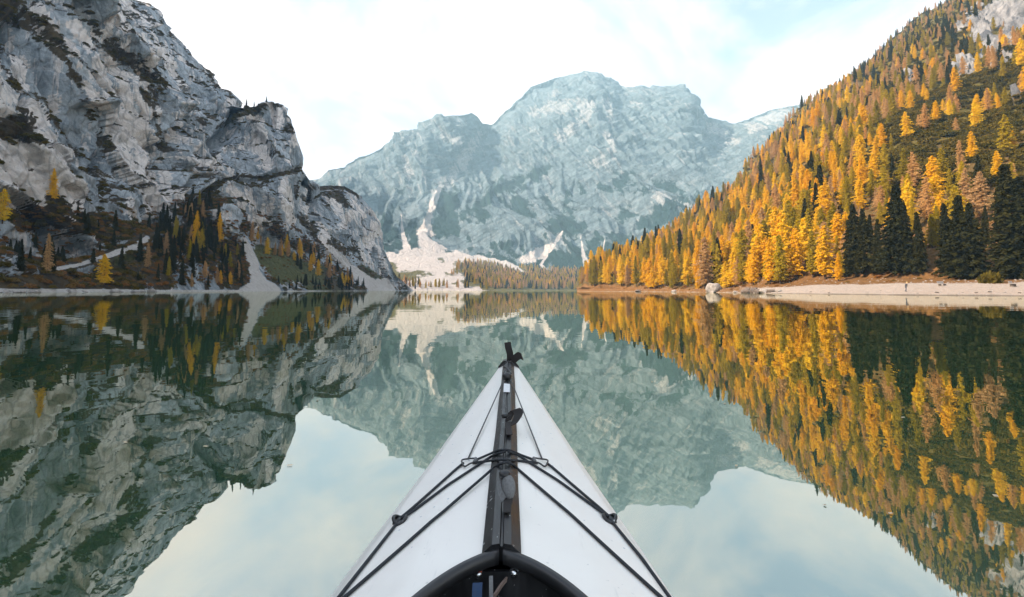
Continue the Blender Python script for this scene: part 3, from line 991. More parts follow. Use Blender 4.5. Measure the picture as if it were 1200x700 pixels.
# keep a little distance between trunks
keep = np.ones(len(QT), bool)
cell = {}
for i, q in enumerate(QT):
    key = (int(q[0] // 4.2), int(q[1] // 4.2))
    if any((key[0] + a, key[1] + b) in cell and np.hypot(*(QT[cell[(key[0] + a, key[1] + b)]][:2] - q[:2])) < 3.8 for a in (-1, 0, 1) for b in (-1, 0, 1)):
        keep[i] = False
    else:
        cell[key] = i
QT, tp, ty, rr = QT[keep], tp[keep], ty[keep], rr[keep]
n = len(QT)
alt = QT[:, 2]
patch = fbm(QT / 55.0, 3, 301) + 0.35 * rng.normal(size=n)
rel = np.clip((alt - 10) / 260.0, 0, 1)
kinds = np.empty(n, object)
for i in range(n):
    u = rng.random()
    g = 0.56 - 0.50 * rel[i] + 0.25 * patch[i] - 0.22 * (tp[i] > 1000)
    o_ = 0.27
    p_ = 0.14 + 0.32 * rel[i]
    if tp[i] < 975:
        g = min(g, 0.44)
        o_ = max(o_, 0.95 - g - p_ - 0.12 * rel[i])
    if tp[i] > 975 and vR[rr[i]] < 3.3:
        g, o_, p_ = 0.36, 0.36, 0.24
    elif tp[i] > 975:
        o_, p_ = 0.34, 0.40
    kinds[i] = 'gold' if u < g else 'olive' if u < g + o_ else 'pale' if u < g + o_ + p_ else 'spruce'
hts = np.where(kinds == 'spruce', rng.uniform(13, 22, n), rng.uniform(9, 19, n)) * (1 - 0.5 * rel)
hts *= np.where(rng.random(n) < 0.2, 0.62, 1.0)
hts *= np.where((tp > 975) & (vR[rr] < 3.25), 0.72, 1.0)
dist = np.hypot(QT[:, 0], QT[:, 1])
size = hts / dist * np.where((tp > 680) & (tp < 1215), 1, 0.05)
LOOK = {'gold': 'golden yellow larch', 'pale': 'thinning tan larch', 'olive': 'olive green larch', 'spruce': 'dark green spruce'}


def slope_label(k, v, fat, px):
    """what tells a slope tree from the others: its look, its build and where on the slope it roots"""
    where = ('just behind the waterline of the wooded shore' if v < 3.06 and px < 880 else 'rooted behind the beach and its boulders' if v < 3.08
             else 'on the lower part of the sunlit slope' if v < 3.3 else 'halfway up the sunlit slope' if v < 3.65 else 'high on the sunlit slope under the skyline')
    lab = ('slim ' if fat < 1.02 else 'broad ') + LOOK[k] + ' ' + where
    return lab, lab.replace('larch', 'larches').replace('spruce', 'spruces')


QUOTA = {'gold': 115, 'pale': 70, 'olive': 85, 'spruce': 70}
REST = {k: [] for k in KINDS}
for k in KINDS:
    ids = np.where(kinds == k)[0]
    ids = ids[np.argsort(-size[ids])]
    for c, i in enumerate(ids):
        if c < QUOTA[k]:
            ft = random.uniform(0.8, 1.25)
            lb, gr = slope_label(k, vR[rr[i]], ft, tp[i])
            plant(k, Vector(QT[i]) - Vector((0, 0, 0.25)), hts[i], lb, gr, var=c % len(KINDS[k]), fat=ft)
        else:
            REST[k].append((QT[i], hts[i]))

# ---- the tall trees behind the beach, each where the photograph has it: (px, foot py, top py, kind, width factor)
front = [
    (1003, 331, 238, 'spruce', 1.0, 'tall dark spruce at the beach end of the dark row, beside an orange larch'),
    (1016, 330, 244, 'spruce', 1.05, None), (1030, 331, 256, 'spruce', 0.9, None), (1052, 329, 214, 'spruce', 1.1, None), (1064, 330, 236, 'spruce', 1.0, None),
    (1078, 330, 248, 'spruce', 0.9, None), (1112, 328, 238, 'spruce', 1.1, None), (1126, 329, 228, 'spruce', 1.1, None), (1142, 329, 236, 'spruce', 1.05, None),
    (1189, 327, 190, 'spruce', 1.15, None), (1203, 328, 205, 'spruce', 1.2, None),
]
for px, py, top, k, fat, lab in front:
    dd = float(np.interp(px, [900, 960, 1062, 1200], [190, 172, 158, 150]))
    b = at(px, py, dd)
    k2 = np.argmin((PR[..., 0] - b.x) ** 2 + (PR[..., 1] - b.y) ** 2)
    b.z = PR.reshape(-1, 3)[k2][2] - 0.2
    hh = at(px, top, dd).z - b.z
    plant(k, b, hh, lab or 'tall near-black spruce in the row behind the gravel beach', None if lab else 'dark spruces behind the beach', fat=fat)
fl = [
    (983, 334, 248, 'gold', 1.1, 'bright orange larch with a bare lower trunk, next to the dark spruces at the beach'),
    (943, 331, 256, 'gold', 1.2, 'broad golden larch rising behind the near end of the beach gravel'),
    (870, 333, 268, 'olive', 1.25, 'full olive green larch above the pile of shore boulders'),
    (826, 336, 278, 'pale', 1.2, 'broad tan larch directly behind the big pale shore boulder'),
    (1161, 329, 288, 'olive', 1.0, 'small olive conifer standing beside the rounded dark bush'),
    (1174, 329, 298, 'gold', 0.9, 'small orange larch sapling beside the rounded dark bush'),
    (1095, 330, 250, 'olive', 1.1, 'olive larch with drooping boughs in the gap of the dark spruce row behind the bench'),
    (1087, 330, 278, 'gold', 1.0, 'small golden larch in the gap of the dark spruce row behind the bench'),
    (1158, 329, 240, 'spruce', 0.9, 'slim dark spruce rising behind the rounded dark bush'),
    (697, 341, 300, 'olive', 1.2, 'yellow-green larch at the very tip of the wooded point'),
    (706, 342, 305, 'olive', 1.1, 'bushy yellow-green larch, second from the tip of the wooded point'),
    (765, 341, 312, 'gold', 1.2, 'small round golden larch at the water edge below the taller olive larches'),
    (893, 334, 262, 'gold', 1.1, 'golden larch between the shore boulders and the beach gravel'),
]
for px, py, top, k, fat, lab in fl:
    yy = float(np.interp(px, [p for p, _ in SH], [y for _, y in SH]))
    dd = sd(px, yy) + (8 if px < 860 else 40 if px < 920 else 62)
    b = at(px, py, dd)
    # stand it on the ground of the hillside
    k2 = np.argmin((PR[..., 0] - b.x) ** 2 + (PR[..., 1] - b.y) ** 2)
    b.z = PR.reshape(-1, 3)[k2][2] - 0.2
    hh = at(px, top, dd).z - b.z
    plant(k, b, hh, lab, fat=fat)

# ---- woods and single trees at the foot of the left cliffs
rngL = np.random.default_rng(5)
woods = stroke(pxL, pyL, [(183, 320), (205, 300), (232, 275), (255, 310), (272, 328)], [16, 32, 30, 26, 14]) * (vL[:, None] > 1.02) * (vL[:, None] < 2.25)
woods *= 1 - np.clip(scree * 2, 0, 1)
QA, ra, ca = scatter(PL, woods, 150, rngL)
low = stroke(pxL, pyL, [(20, 300), (70, 285), (120, 292), (150, 320)], [20, 34, 22, 14]) * (vL[:, None] > 1.02) * (vL[:, None] < 2.5) * (1 - np.clip(scree * 2, 0, 1))
QB, rb, cb = scatter(PL, low, 34, rngL)
strip = stroke(pxL, pyL, [(305, 335), (350, 338), (400, 338), (440, 340)], [5, 6, 6, 4]) * (vL[:, None] > 1.01) * (1 - np.clip(scree * 2, 0, 1))
QC, rc_, cc_ = scatter(PL, strip, 40, rngL)
upper = stroke(pxL, pyL, [(290, 280), (330, 296), (365, 310), (395, 325), (415, 335)], [8, 8, 10, 9, 6]) * (vL[:, None] > 1.05) * (vL[:, None] < 2.6) * (1 - np.clip(scree * 2, 0, 1))
QD, rd_, cd_ = scatter(PL, upper, 42, rngL)
for j, q in enumerate(QA):
    k = ('spruce', 'spruce', 'spruce', 'olive', 'spruce', 'spruce', 'spruce', 'spruce', 'pale', 'spruce')[j % 10]
    kk = {'spruce': 'dark spruce', 'olive': 'olive larch', 'pale': 'brownish larch'}[k]
    plant(k, Vector(q) - Vector((0, 0, 0.4)), rngL.uniform(7, 15), kk + ' in the dense wood beside the white scree chute under the cliff', kk + ' of the wood below the cliff', fat=0.8)
for q in QB:
    plant('spruce', Vector(q) - Vector((0, 0, 0.4)), rngL.uniform(5, 12), 'small dark spruce on the broken cliff foot around the rising footpath', 'small spruces along the footpath', fat=0.95)
for q in QC:
    plant('spruce', Vector(q) - Vector((0, 0, 0.4)), rngL.uniform(5, 12), 'small spruce in the fringe along the shore below the green slope', 'shore fringe spruces below the green slope', fat=0.9)
for j, q in enumerate(QD):
    k = ('gold', 'pale', 'spruce', 'pale', 'spruce')[j % 5]
    kk = {'gold': 'golden larch', 'pale': 'tan larch', 'spruce': 'dark spruce'}[k]
    plant(k, Vector(q) - Vector((0, 0, 0.4)), rngL.uniform(10, 19), kk + ' in the scattered line above the green slope under the cliff', kk + ' line above the green slope', fat=0.9)


def on_cliff(px, py):
    k2 = np.argmin((pxL - px) ** 2 + (pyL - py) ** 2 + 1e4 * (vL[:, None] > 4.9))
    return Vector(PL.reshape(-1, 3)[k2])


single = [
    (122, 335, 297, 'gold', 1.25, 'lone bright yellow larch on the shore below the rising footpath'),
    (62, 235, 196, 'gold', 0.7, 'slim orange larch clinging to the cliff above the dark scrub'),
    (55, 322, 272, 'pale', 0.55, 'thin brownish larch in the dark scrub at the cliff foot'),
    (3, 262, 220, 'gold', 1.1, 'orange larch on the cliff ledge at the sheer near end of the wall'),
    (229, 292, 246, 'gold', 0.55, 'tall slim orange larch rising out of the spruce wood, nearer the footpath'),
    (256, 286, 248, 'gold', 0.55, 'tall slim orange larch rising out of the spruce wood, nearer the scree chute'),
    (236, 268, 256, 'gold', 1.2, 'small round yellow larch at the shoulder of the tall slim larch'),
    (258, 334, 316, 'gold', 1.1, 'small yellow larch at the shore under the spruce wood'),
    (269, 334, 318, 'gold', 1.1, 'small bright yellow larch on the shore next to the scree fan'),
    (240, 328, 305, 'pale', 1.0, 'tan larch low in the spruce wood near the shore'),
    (302, 283, 260, 'gold', 0.8, 'slim yellow larch at the top of the white scree chute'),
    (335, 297, 274, 'gold', 0.8, 'slim yellow larch on the rock step above the green slope'),
    (352, 307, 287, 'gold', 1.0, 'golden larch above the green slope beside a round orange one'),
    (345, 306, 294, 'gold', 1.3, 'round orange larch above the green slope'),
    (367, 312, 295, 'gold', 1.1, 'pale golden larch on the lower end of the green slope'),
    (405, 337, 322, 'gold', 1.0, 'small orange larch on the shore beside the second scree run'),
]
for px, py, top, k, fat, lab in single:
    b = on_cliff(px, py)
    dd = math.hypot(b.x, b.y)
    hh = max(4.0, at(px, top, dd).z - b.z)
    plant(k, b - Vector((0, 0, 0.3)), hh, lab, fat=fat)
crest = [(286, 0), (290, 0), (292.5, 0), (299, 0), (301.5, 0), (309, 0)]
for px, _ in crest:
    colm = int(np.argmin(np.abs(azL - pxaz(px))))
    r0 = int(np.argmin(np.abs(vL - 4.96)))
    plant('spruce', Vector(PL[r0, colm]) - Vector((0, 0, 0.3)), random.uniform(4, 10.5), 'small spruce on the grassy crest of the rock tower', 'spruces on the tower crest', fat=0.8)

# ---- far wood at the head of the lake, and the rest of the slope forest
rngF = np.random.default_rng(9)
far = stroke(pxM, pyM, [(540, 318), (580, 326), (640, 333), (700, 332), (740, 330)], [10, 16, 14, 14, 14]) * (vM[:, None] < 2.05) * (vM[:, None] > 1.01) * (1 - np.clip(screeM * 1.6, 0, 1))
far = np.maximum(far, 0.35 * stroke(pxM, pyM, [(460, 335), (520, 340), (560, 341)], 5) * (vM[:, None] < 1.6) * (vM[:, None] > 1.01))
QF, rf, cf = scatter(PM, far, 2600, rngF)
kf = rngF.random(len(QF))
for q, u in zip(QF, kf):
    k = 'spruce' if u < 0.22 else 'olive' if u < 0.68 else 'pale' if u < 0.97 else 'gold'
    REST[k].append((q, rngF.uniform(10, 18)))
NM = {'gold': ('golden_larch_forest', 'mass of further golden larches filling the upper slope forest'), 'pale': ('tan_larch_forest', 'mass of further tan larches on the slope and at the lake head'),
      'olive': ('olive_larch_forest', 'mass of further olive larches on the slope and at the lake head'), 'spruce': ('spruce_forest', 'mass of further dark spruces on the slope and at the lake head')}
for k in KINDS:
    pts = np.array([a for a, _ in REST[k]]); sc = np.array([b for _, b in REST[k]])
    instancer(NM[k][0], pts, sc, rngF.uniform(0, 6.28, len(pts)), rngF.integers(0, len(proto_crowns[k]), len(pts)), proto_crowns[k], NM[k][1])

# ---- dwarf pine scrub on the slope
L_rust = leaf_material('rust_undergrowth', (0.30, 0.13, 0.035), (0.20, 0.14, 0.045), (0.15, 0.12, 0.03), 0.25)


def bush_mesh(seed, nq, mat):
    r = np.random.default_rng(seed)
    d = unit(r.normal(size=(nq, 3))); d[:, 2] = np.abs(d[:, 2])
    lump = 1 + 0.35 * perlin(d * 2.2 + seed * 3.1, seed)
    c = d * (r.uniform(0.55, 1.0, (nq, 1))) * lump[:, None] * np.array([1, 1, 0.75])
    u = unit(r.normal(size=(nq, 3))); w = unit(np.cross(u, r.normal(size=(nq, 3))))
    s = r.uniform(0.07, 0.15, (nq, 1))
    V, F = quad_cloud(c, u * s, w * s * 0.7)
    return quads_mesh('foliage', V, F, mat)


bm1, bm2 = bush_mesh(1, 420, L_dwarf), bush_mesh(2, 420, L_dwarf)
bush = empty('dark_bush', at(1161, 331.5, 132), 'rounded dark green bush on the bank beside the small orange larch', 'bush', scale=1.0)
kb = np.argmin((PR[..., 0] - bush.location.x) ** 2 + (PR[..., 1] - bush.location.y) ** 2)
bush.location.z = PR.reshape(-1, 3)[kb][2] - 0.1
bush.scale = (1.7, 1.7, 2.9)
pb = []
for me in (bm1, bm2):
    c = bpy.data.objects.new('foliage', me); COL.objects.link(c); c.parent = bush
    pb.append(c)
db = (vR[:, None] > 3.03) * (vR[:, None] < 4.1) * (pxR > 690) * (pxR < 1300) * (1 - np.clip(rock_amt * 1.5, 0, 1)) * (0.35 + 3.2 * meadow + 0.5 * sstep(140, 60, pyR))
QS, rs, cs_ = scatter(PR, db, 11000, rngF)
instancer('dwarf_pine_scrub', QS - np.array([0, 0, 0.2]), rngF.uniform(0.9, 2.6, len(QS)), rngF.uniform(0, 6.28, len(QS)), rngF.integers(0, 2, len(QS)), pb, 'low dwarf pine scrub carpeting the upper slope')
dl = np.clip(veg * 1.3 - 0.35, 0, 1) * (vL[:, None] > 1.03) * (vL[:, None] < 4.9) * (pxL > -20) * (1 - scree)
QS, rs, cs_ = scatter(PL, dl, 5200, rngF)
instancer('cliff_scrub', QS - np.array([0, 0, 0.2]), rngF.uniform(0.7, 2.4, len(QS)), rngF.uniform(0, 6.28, len(QS)), rngF.integers(0, 2, len(QS)), pb, 'dark scrub growing along the ledges of the grey cliff')

bm3 = bush_mesh(3, 300, L_rust)
c = bpy.data.objects.new('bush', bm3); COL.objects.link(c)
kq = at(1012, 331, 166)
c.location = (kq.x, kq.y, PR.reshape(-1, 3)[np.argmin((PR[..., 0] - kq.x) ** 2 + (PR[..., 1] - kq.y) ** 2)][2] - 0.1)
c.scale = (1.1, 1.1, 1.0)
tag(c, 'low rust brown bush at the foot of the dark spruces', 'bush')
du = (vL[:, None] > 1.05) * (vL[:, None] < 2.3) * (pxL > -20) * (pxL < 470) * (1 - np.clip(scree * 2, 0, 1)) * (0.25 + np.clip(veg, 0, 1)) * (1 - 0.8 * grass)
QU, _, _ = scatter(PL, du, 2600, rngF)
du2 = (vR[:, None] > 2.2) * (vR[:, None] < 3.12) * (pxR > 690) * (pxR < 1250) * (1 - np.clip(screeR * 2, 0, 1)) * (0.15 + sstep(2.85, 3.0, vR)[:, None])
QV, _, _ = scatter(PR, du2, 1100, rngF)
QU = np.vstack([QU, QV])
instancer('rust_undergrowth', QU - np.array([0, 0, 0.15]), np.concatenate([rngF.uniform(0.5, 1.9, 2600), rngF.uniform(0.25, 1.0, 1100)]), rngF.uniform(0, 6.28, len(QU)), np.zeros(len(QU)), [c], 'rust brown undergrowth along both wooded shores')

# ------------------------------------------------------------------ boulders on the shores
def rock_mesh(seed, sub=3, flat=0.75):
    bm = bmesh.new()
    bmesh.ops.create_icosphere(bm, subdivisions=sub, radius=1.0)
    pts = np.array([v.co[:] for v in bm.verts])
    r = np.random.default_rng(seed)
    # cut by a few random planes, then roughen
    for _ in range(9):
        nrm = unit(r.normal(size=3)); dd = r.uniform(0.55, 0.85)
        over = np.clip(pts @ nrm - dd, 0, None)
        pts = pts - over[:, None] * nrm * 0.92
    pts = pts * (1 + 0.10 * fbm(pts * 1.6 + seed, 3, seed))[:, None]
    pts[:, 2] *= flat
    for v, p in zip(bm.verts, pts):
        v.co = p
    me = bpy.data.meshes.new('boulder')
    bm.to_mesh(me); bm.free()
    return me


M_boulder = new_mat('boulder_stone')
N = NT(M_boulder)
nz = N.noise(N.objc(), 2.2, 7, 0.65, 0.3)
c = N.mix(N.mr(nz, 0.32, 0.68), (0.16, 0.15, 0.145), (0.42, 0.40, 0.375))
p = N.principled(Base_Color=c, Roughness=0.9, Normal=N.bump(N.noise(N.objc(), 6, 6), 0.15))
N.out(p.outputs[0])
M_darkstone = new_mat('dark_stone')
N = NT(M_darkstone)
nz = N.noise(N.objc(), 2.5, 6, 0.65, 0.3)
p = N.principled(Base_Color=N.mix(N.mr(nz, 0.32, 0.68), (0.055, 0.045, 0.04), (0.17, 0.14, 0.12)), Roughness=0.85, Normal=N.bump(N.noise(N.objc(), 6, 6), 0.15))
N.out(p.outputs[0])
stones = [rock_mesh(s) for s in (1, 2, 3, 4)]


def hill_z(x, y):
    k2 = np.argmin((PR[..., 0] - x) ** 2 + (PR[..., 1] - y) ** 2)
    return PR.reshape(-1, 3)[k2][2]


def boulder(px, in_land, size, seed, mat, label, group=None, squash=1.0, depth=None):
    yy = float(np.interp(px, [p for p, _ in SH], [y for _, y in SH])) if depth is None else depth
    dd = sd(px, yy) + in_land
    b = at(px, 341, dd)
    me = stones[seed % 4].copy()
    me.materials.clear(); me.materials.append(mat)
    o = bpy.data.objects.new('boulder', me)
    COL.objects.link(o)
    o.scale = (size, size * random.uniform(0.8, 1.1), size * squash)
    o.rotation_euler = (0, 0, random.uniform(0, 6.28))
    o.location = (b.x, b.y, hill_z(b.x, b.y) + size * squash * 0.30)
    return tag(o, label, 'boulder', group)


boulder(836, 0.0, 2.9, 0, M_boulder, 'big pale rounded boulder standing at the water edge of the wooded shore', squash=1.35)
boulder(748, -1.0, 2.0, 1, M_darkstone, 'dark wet boulder at the water edge of the wooded shore', squash=0.7)
boulder(790, 0.5, 1.6, 2, M_boulder, 'low grey boulder at the water edge between the dark and the big pale one', squash=0.6)
for px, il, s, sq in [(877, 1, 1.6, 1.1), (883, 2, 1.3, 1.3), (889, 0.5, 1.5, 0.9), (896, 3, 1.4, 0.8), (903, 4, 1.2, 0.7), (871, 1, 1.0, 0.8), (912, 5, 0.9, 0.7), (862, 1.5, 0.8, 0.8)]:
    boulder(px, il, s, int(px), M_darkstone if int(px) % 2 else M_boulder, 'angular boulder in the pile where the beach gravel begins', 'boulder pile at the end of the beach', sq)
for px, il in [(971, 3), (1032, 9), (1075, 4), (1098, 5), (1128, 6), (1144, 5), (1160, 7), (1178, 6), (1195, 5), (950, 5)]:
    boulder(px, il, random.uniform(0.18, 0.34), int(px), M_darkstone, 'small brown stone lying on the beach gravel', 'stones on the beach', 0.6)
for px, dd in [(2, 238), (9, 238), (16, 239), (24, 240), (34, 243), (42, 244), (134, 268), (142, 270), (158, 277), (166, 280), (177, 286), (84, 255), (98, 260)]:
    b = at(px, 341, dd)
    o = bpy.data.objects.new('boulder', stones[px % 4].copy()); COL.objects.link(o)
    o.data.materials.clear(); o.data.materials.append(M_boulder)
    s = random.uniform(1.1, 2.4)
    o.scale = (s, s, s * random.uniform(0.6, 1.0)); o.rotation_euler = (0, 0, random.uniform(0, 6)); o.location = (b.x, b.y, 0.2)
    tag(o, 'grey boulder along the waterline below the cliff footpath', 'boulder', 'boulders under the footpath')

# gravel of the beach
def gravel(name, Q, sizes, label):
    base = np.array([[1, 0, 0], [0, 1, 0], [-1, 0, 0], [0, -1, 0], [0, 0, 0.7]], float)
    fc = np.array([[0, 1, 4], [1, 2, 4], [2, 3, 4], [3, 0, 4]])
    r = np.random.default_rng(3)
    a = r.uniform(0, 6.28, len(Q))
    ca_, sa_ = np.cos(a), np.sin(a)
    V = base[None] * sizes[:, None, None] * r.uniform(0.7, 1.3, (len(Q), 5, 1))
    X = V[..., 0] * ca_[:, None] - V[..., 1] * sa_[:, None]
    Y = V[..., 0] * sa_[:, None] + V[..., 1] * ca_[:, None]
    V = np.stack([X, Y, V[..., 2]], -1) + Q[:, None, :]
    F = (fc[None] + (np.arange(len(Q)) * 5)[:, None, None]).reshape(-1, 3)
    o = bpy.data.objects.new(name, quads_mesh(name, V.reshape(-1, 3), F, M_boulder))
    COL.objects.link(o)
    return tag(o, label, 'gravel', kind='stuff')


QG, _, _ = scatter(PR, (screeR > 0.4) * (pxR > 850) * (pxR < 1260) * (vv > 1.02) * 1.0, 9000, rngF)
gravel('beach_gravel', QG, rngF.uniform(0.03, 0.11, len(QG)), 'loose pale gravel strewn over the beach')
QG, _, _ = scatter(PR, (grassR > 0.4) * (pxR > 690) * (pxR < 1260) * (vv > 1.3) * 1.0, 700, rngF)
gravel('bank_stones', QG, rngF.uniform(0.08, 0.3, len(QG)), 'loose stones strewn over the russet bank behind the beach')

# ------------------------------------------------------------------ benches on the bank
M_plank = plain('weathered_plank', (0.46, 0.45, 0.44), 0.8, scale=8, vary=0.25, spec=0.2)
M_post = plain('bench_post', (0.16, 0.14, 0.12), 0.85, scale=8, vary=0.25, spec=0.2)


def box_mesh(name, sx, sy, sz, mat, bev=0.008):
    bm = bmesh.new()
    bmesh.ops.create_cube(bm, size=1.0)
    for v in bm.verts:
        v.co = (v.co.x * sx, v.co.y * sy, v.co.z * sz)
    bmesh.ops.bevel(bm, geom=bm.edges[:], offset=bev, segments=1, affect='EDGES')
    me = bpy.data.meshes.new(name)
    bm.to_mesh(me); bm.free()
    me.materials.append(mat)
    return me


plank = box_mesh('plank', 2.6, 0.13, 0.05, M_plank)
bplank = box_mesh('backrest_plank', 2.6, 0.04, 0.16, M_plank)
legm = box_mesh('leg', 0.10, 0.44, 0.42, M_post)
supm = box_mesh('back_support', 0.08, 0.05, 0.55, M_post)


def bench(px, py, dd, rz, label):
    b = at(px, py, dd)
    b.z = hill_z(b.x, b.y)
    e = empty('bench', b, label, 'bench', rz=rz)

    def put(nm, me, loc, rx=0):
        c = bpy.data.objects.new(nm, me); COL.objects.link(c); c.parent = e
        c.location = loc; c.rotation_euler = (rx, 0, 0)
    for y in (-0.16, 0.0, 0.16):
        put('plank', plank, (0, y, 0.445))
    for z in (0.62, 0.82):
        put('backrest_plank', bplank, (0, 0.285 + (z - 0.62) * 0.2, z), -0.18)
    for x in (-0.95, 0.95):
        put('leg', legm, (x, 0, 0.21))
        put('back_support', supm, (x, 0.33, 0.68), -0.18)
    return e


bench(1104, 330, 126, 0.5, 'weathered grey plank bench on the russet bank in front of the dark spruces')
bench(1187, 333, 120, 0.62, 'weathered grey plank bench on the bank beyond the rounded dark bush')

# ------------------------------------------------------------------ the person on the beach
def person():
    b = at(1062, 347.2, 113)
    b.z = hill_z(b.x, b.y)
    # joints in metres; the figure walks to its right and leans forward, looking down
    J = {'pelvis': (0, 0, 0.90, 0.125), 'waist': (0.05, 0, 1.06, 0.115), 'chest': (0.14, 0, 1.27, 0.135), 'neck': (0.215, 0, 1.42, 0.052), 'head0': (0.26, 0, 1.50, 0.075), 'head1': (0.285, 0, 1.60, 0.092), 'head2': (0.28, 0, 1.68, 0.06),
         'hipL': (0, 0.09, 0.86, 0.088), 'kneeL': (0.16, 0.10, 0.50, 0.058), 'ankL': (0.12, 0.10, 0.09, 0.042), 'toeL': (0.30, 0.11, 0.035, 0.032),
         'hipR': (0, -0.09, 0.86, 0.088), 'kneeR': (-0.05, -0.10, 0.48, 0.058), 'ankR': (-0.26, -0.10, 0.12, 0.042), 'toeR': (-0.10, -0.11, 0.035, 0.032),
         'shL': (0.15, 0.18, 1.35, 0.062), 'elL': (0.10, 0.25, 1.08, 0.046), 'wrL': (0.26, 0.22, 0.90, 0.032), 'haL': (0.32, 0.21, 0.85, 0.030),
         'shR': (0.15, -0.18, 1.35, 0.062), 'elR': (0.05, -0.24, 1.08, 0.046), 'wrR': (0.20, -0.22, 0.88, 0.032), 'haR': (0.26, -0.21, 0.83, 0.030)}
    E = [('pelvis', 'waist'), ('waist', 'chest'), ('chest', 'neck'), ('neck', 'head0'), ('head0', 'head1'), ('head1', 'head2'), ('pelvis', 'hipL'), ('hipL', 'kneeL'), ('kneeL', 'ankL'), ('ankL', 'toeL'),
         ('pelvis', 'hipR'), ('hipR', 'kneeR'), ('kneeR', 'ankR'), ('ankR', 'toeR'), ('chest', 'shL'), ('shL', 'elL'), ('elL', 'wrL'), ('wrL', 'haL'), ('chest', 'shR'), ('shR', 'elR'), ('elR', 'wrR'), ('wrR', 'haR')]
    for s, sy in (('L', 1), ('R', -1)):
        hx, hy, hz, _ = J['ha' + s]
        for f, (dy, ln) in enumerate([(-0.027, 0.065), (-0.009, 0.078), (0.009, 0.074), (0.027, 0.058)]):
            J['f%d%s' % (f, s)] = (hx + 0.02, hy + dy, hz - 0.05, 0.009)
            J['g%d%s' % (f, s)] = (hx + 0.02 + 0.2 * ln, hy + dy * 1.15, hz - 0.05 - ln, 0.008)
            E += [('ha' + s, 'f%d%s' % (f, s)), ('f%d%s' % (f, s), 'g%d%s' % (f, s))]
        J['th' + s] = (hx + 0.055, hy - sy * 0.03, hz - 0.03, 0.010)
        E.append(('ha' + s, 'th' + s))
    names = list(J)
    me = bpy.data.meshes.new('body')
    me.from_pydata([J[k][:3] for k in names], [(names.index(a), names.index(c)) for a, c in E], [])
    o = bpy.data.objects.new('body', me)
    COL.objects.link(o)
    sk = o.modifiers.new('skin', 'SKIN')
    o.modifiers.new('sub', 'SUBSURF').levels = 1
    for k, sv in zip(names, me.skin_vertices[0].data):
        sv.radius = (J[k][3], J[k][3]); sv.use_root = (k == 'pelvis')
    dg = bpy.context.evaluated_depsgraph_get()
    me2 = bpy.data.meshes.new_from_object(o.evaluated_get(dg))
    bpy.data.objects.remove(o)
    mats = [plain('skin', (0.55, 0.36, 0.27), 0.6), plain('dark_jacket', (0.035, 0.04, 0.05), 0.8), plain('navy_trousers', (0.03, 0.045, 0.08), 0.8), plain('dark_shoes', (0.02, 0.02, 0.02), 0.6)]
    me2.materials.clear()
    for mm in mats:
        me2.materials.append(mm)
    for p in me2.polygons:
        c = p.center
        p.material_index = 3 if c.z < 0.10 else 2 if c.z < 0.93 and abs(c.y) < 0.19 else 0 if (c.z > 1.43 or (c.z < 0.9)) else 1
        p.use_smooth = True
    e = empty('person', b, 'person in dark jacket and trousers with pale hair, bending forward while walking on the beach', 'person', rz=0.1)
    body = bpy.data.objects.new('body', me2); COL.objects.link(body); body.parent = e
    # hair: a cap over the skull, cut to leave the face free
    bm = bmesh.new()
    bmesh.ops.create_icosphere(bm, subdivisions=3, radius=1.0)
    for v in bm.verts:
        v.co = (v.co.x * 0.118 + 0.262, v.co.y * 0.108, v.co.z * 0.125 + 1.635)
    bmesh.ops.delete(bm, geom=[v for v in bm.verts if v.co.x > 0.315 and v.co.z < 1.69], context='VERTS')
    hm = bpy.data.meshes.new('hair'); bm.to_mesh(hm); bm.free()
    hm.materials.append(plain('pale_hair', (0.62, 0.48, 0.24), 0.7)); hm.shade_smooth()
    hr = bpy.data.objects.new('hair', hm); COL.objects.link(hr); hr.parent = e
    return e


person()
# ------------------------------------------------------------------ the kayak
KX = -0.018
KW = [(-1.75, 0.02), (-1.4, 0.11), (-0.9, 0.23), (-0.4, 0.30), (0.2, 0.315), (0.6, 0.310), (0.934, 0.293), (1.08, 0.278), (1.17, 0.268), (1.27, 0.256), (1.50, 0.226), (1.78, 0.193), (1.98, 0.167), (2.4, 0.110), (2.835, 0.046)]
_kwy = np.array([a for a, _ in KW]); _kww = np.array([b for _, b in KW])


def kw(y):
    return float(np.mean([np.interp(y + t, _kwy, _kww) for t in (-0.05, -0.025, 0, 0.025, 0.05)])) if y < 2.7 else float(np.interp(y, _kwy, _kww))


def kg(y):
    return 0.27 + 0.11 * max(0, (y - 0.9) / 1.9) ** 1.6 + 0.10 * max(0, (0.0 - y) / 1.75) ** 1.6


def kr(y):
    return 0.37 + 0.035 * max(0, (y - 0.88) / 1.92) + 0.02 * max(0, (0.0 - y) / 1.75)


CE_Y, CE_A, CE_B = 0.295, 0.245, 0.575     # cockpit ellipse


def deck_z(x, y, stringer=True):
    ax = abs(x - KX)
    w = kw(y)
    q = min(1.0, max(0.0, 1 - ax / w))
    f = 0.24 * q / 0.09 if q < 0.09 else float(np.interp(q, [0.09, 0.50, 1.0], [0.24, 0.66, 1.0]))
    z = kg(y) + (kr(y) - kg(y)) * f
    if stringer and y > 0.88 and ax < 0.031:
        z = kr(y) - 0.008 + float(np.interp(ax, [0, 0.003, 0.015, 0.031], [0.022, 0.0265, 0.0245, 0.0]))
    return z


def on_deck(px, py, off=0.0):
    d = ray(px, py)
    t = 0.5
    while t < 5:
        p = d * t
        if CAM_H + p[2] <= deck_z(p[0], p[1]) + off:
            break
        t += 0.002
    return Vector((d[0] * t, d[1] * t, deck_z(d[0] * t, d[1] * t) + off))


kayak = empty('kayak', (KX, 0.6, 0.0), 'white folding kayak with black ridge bar and deck cords, its bow pointing down the lake', 'kayak')


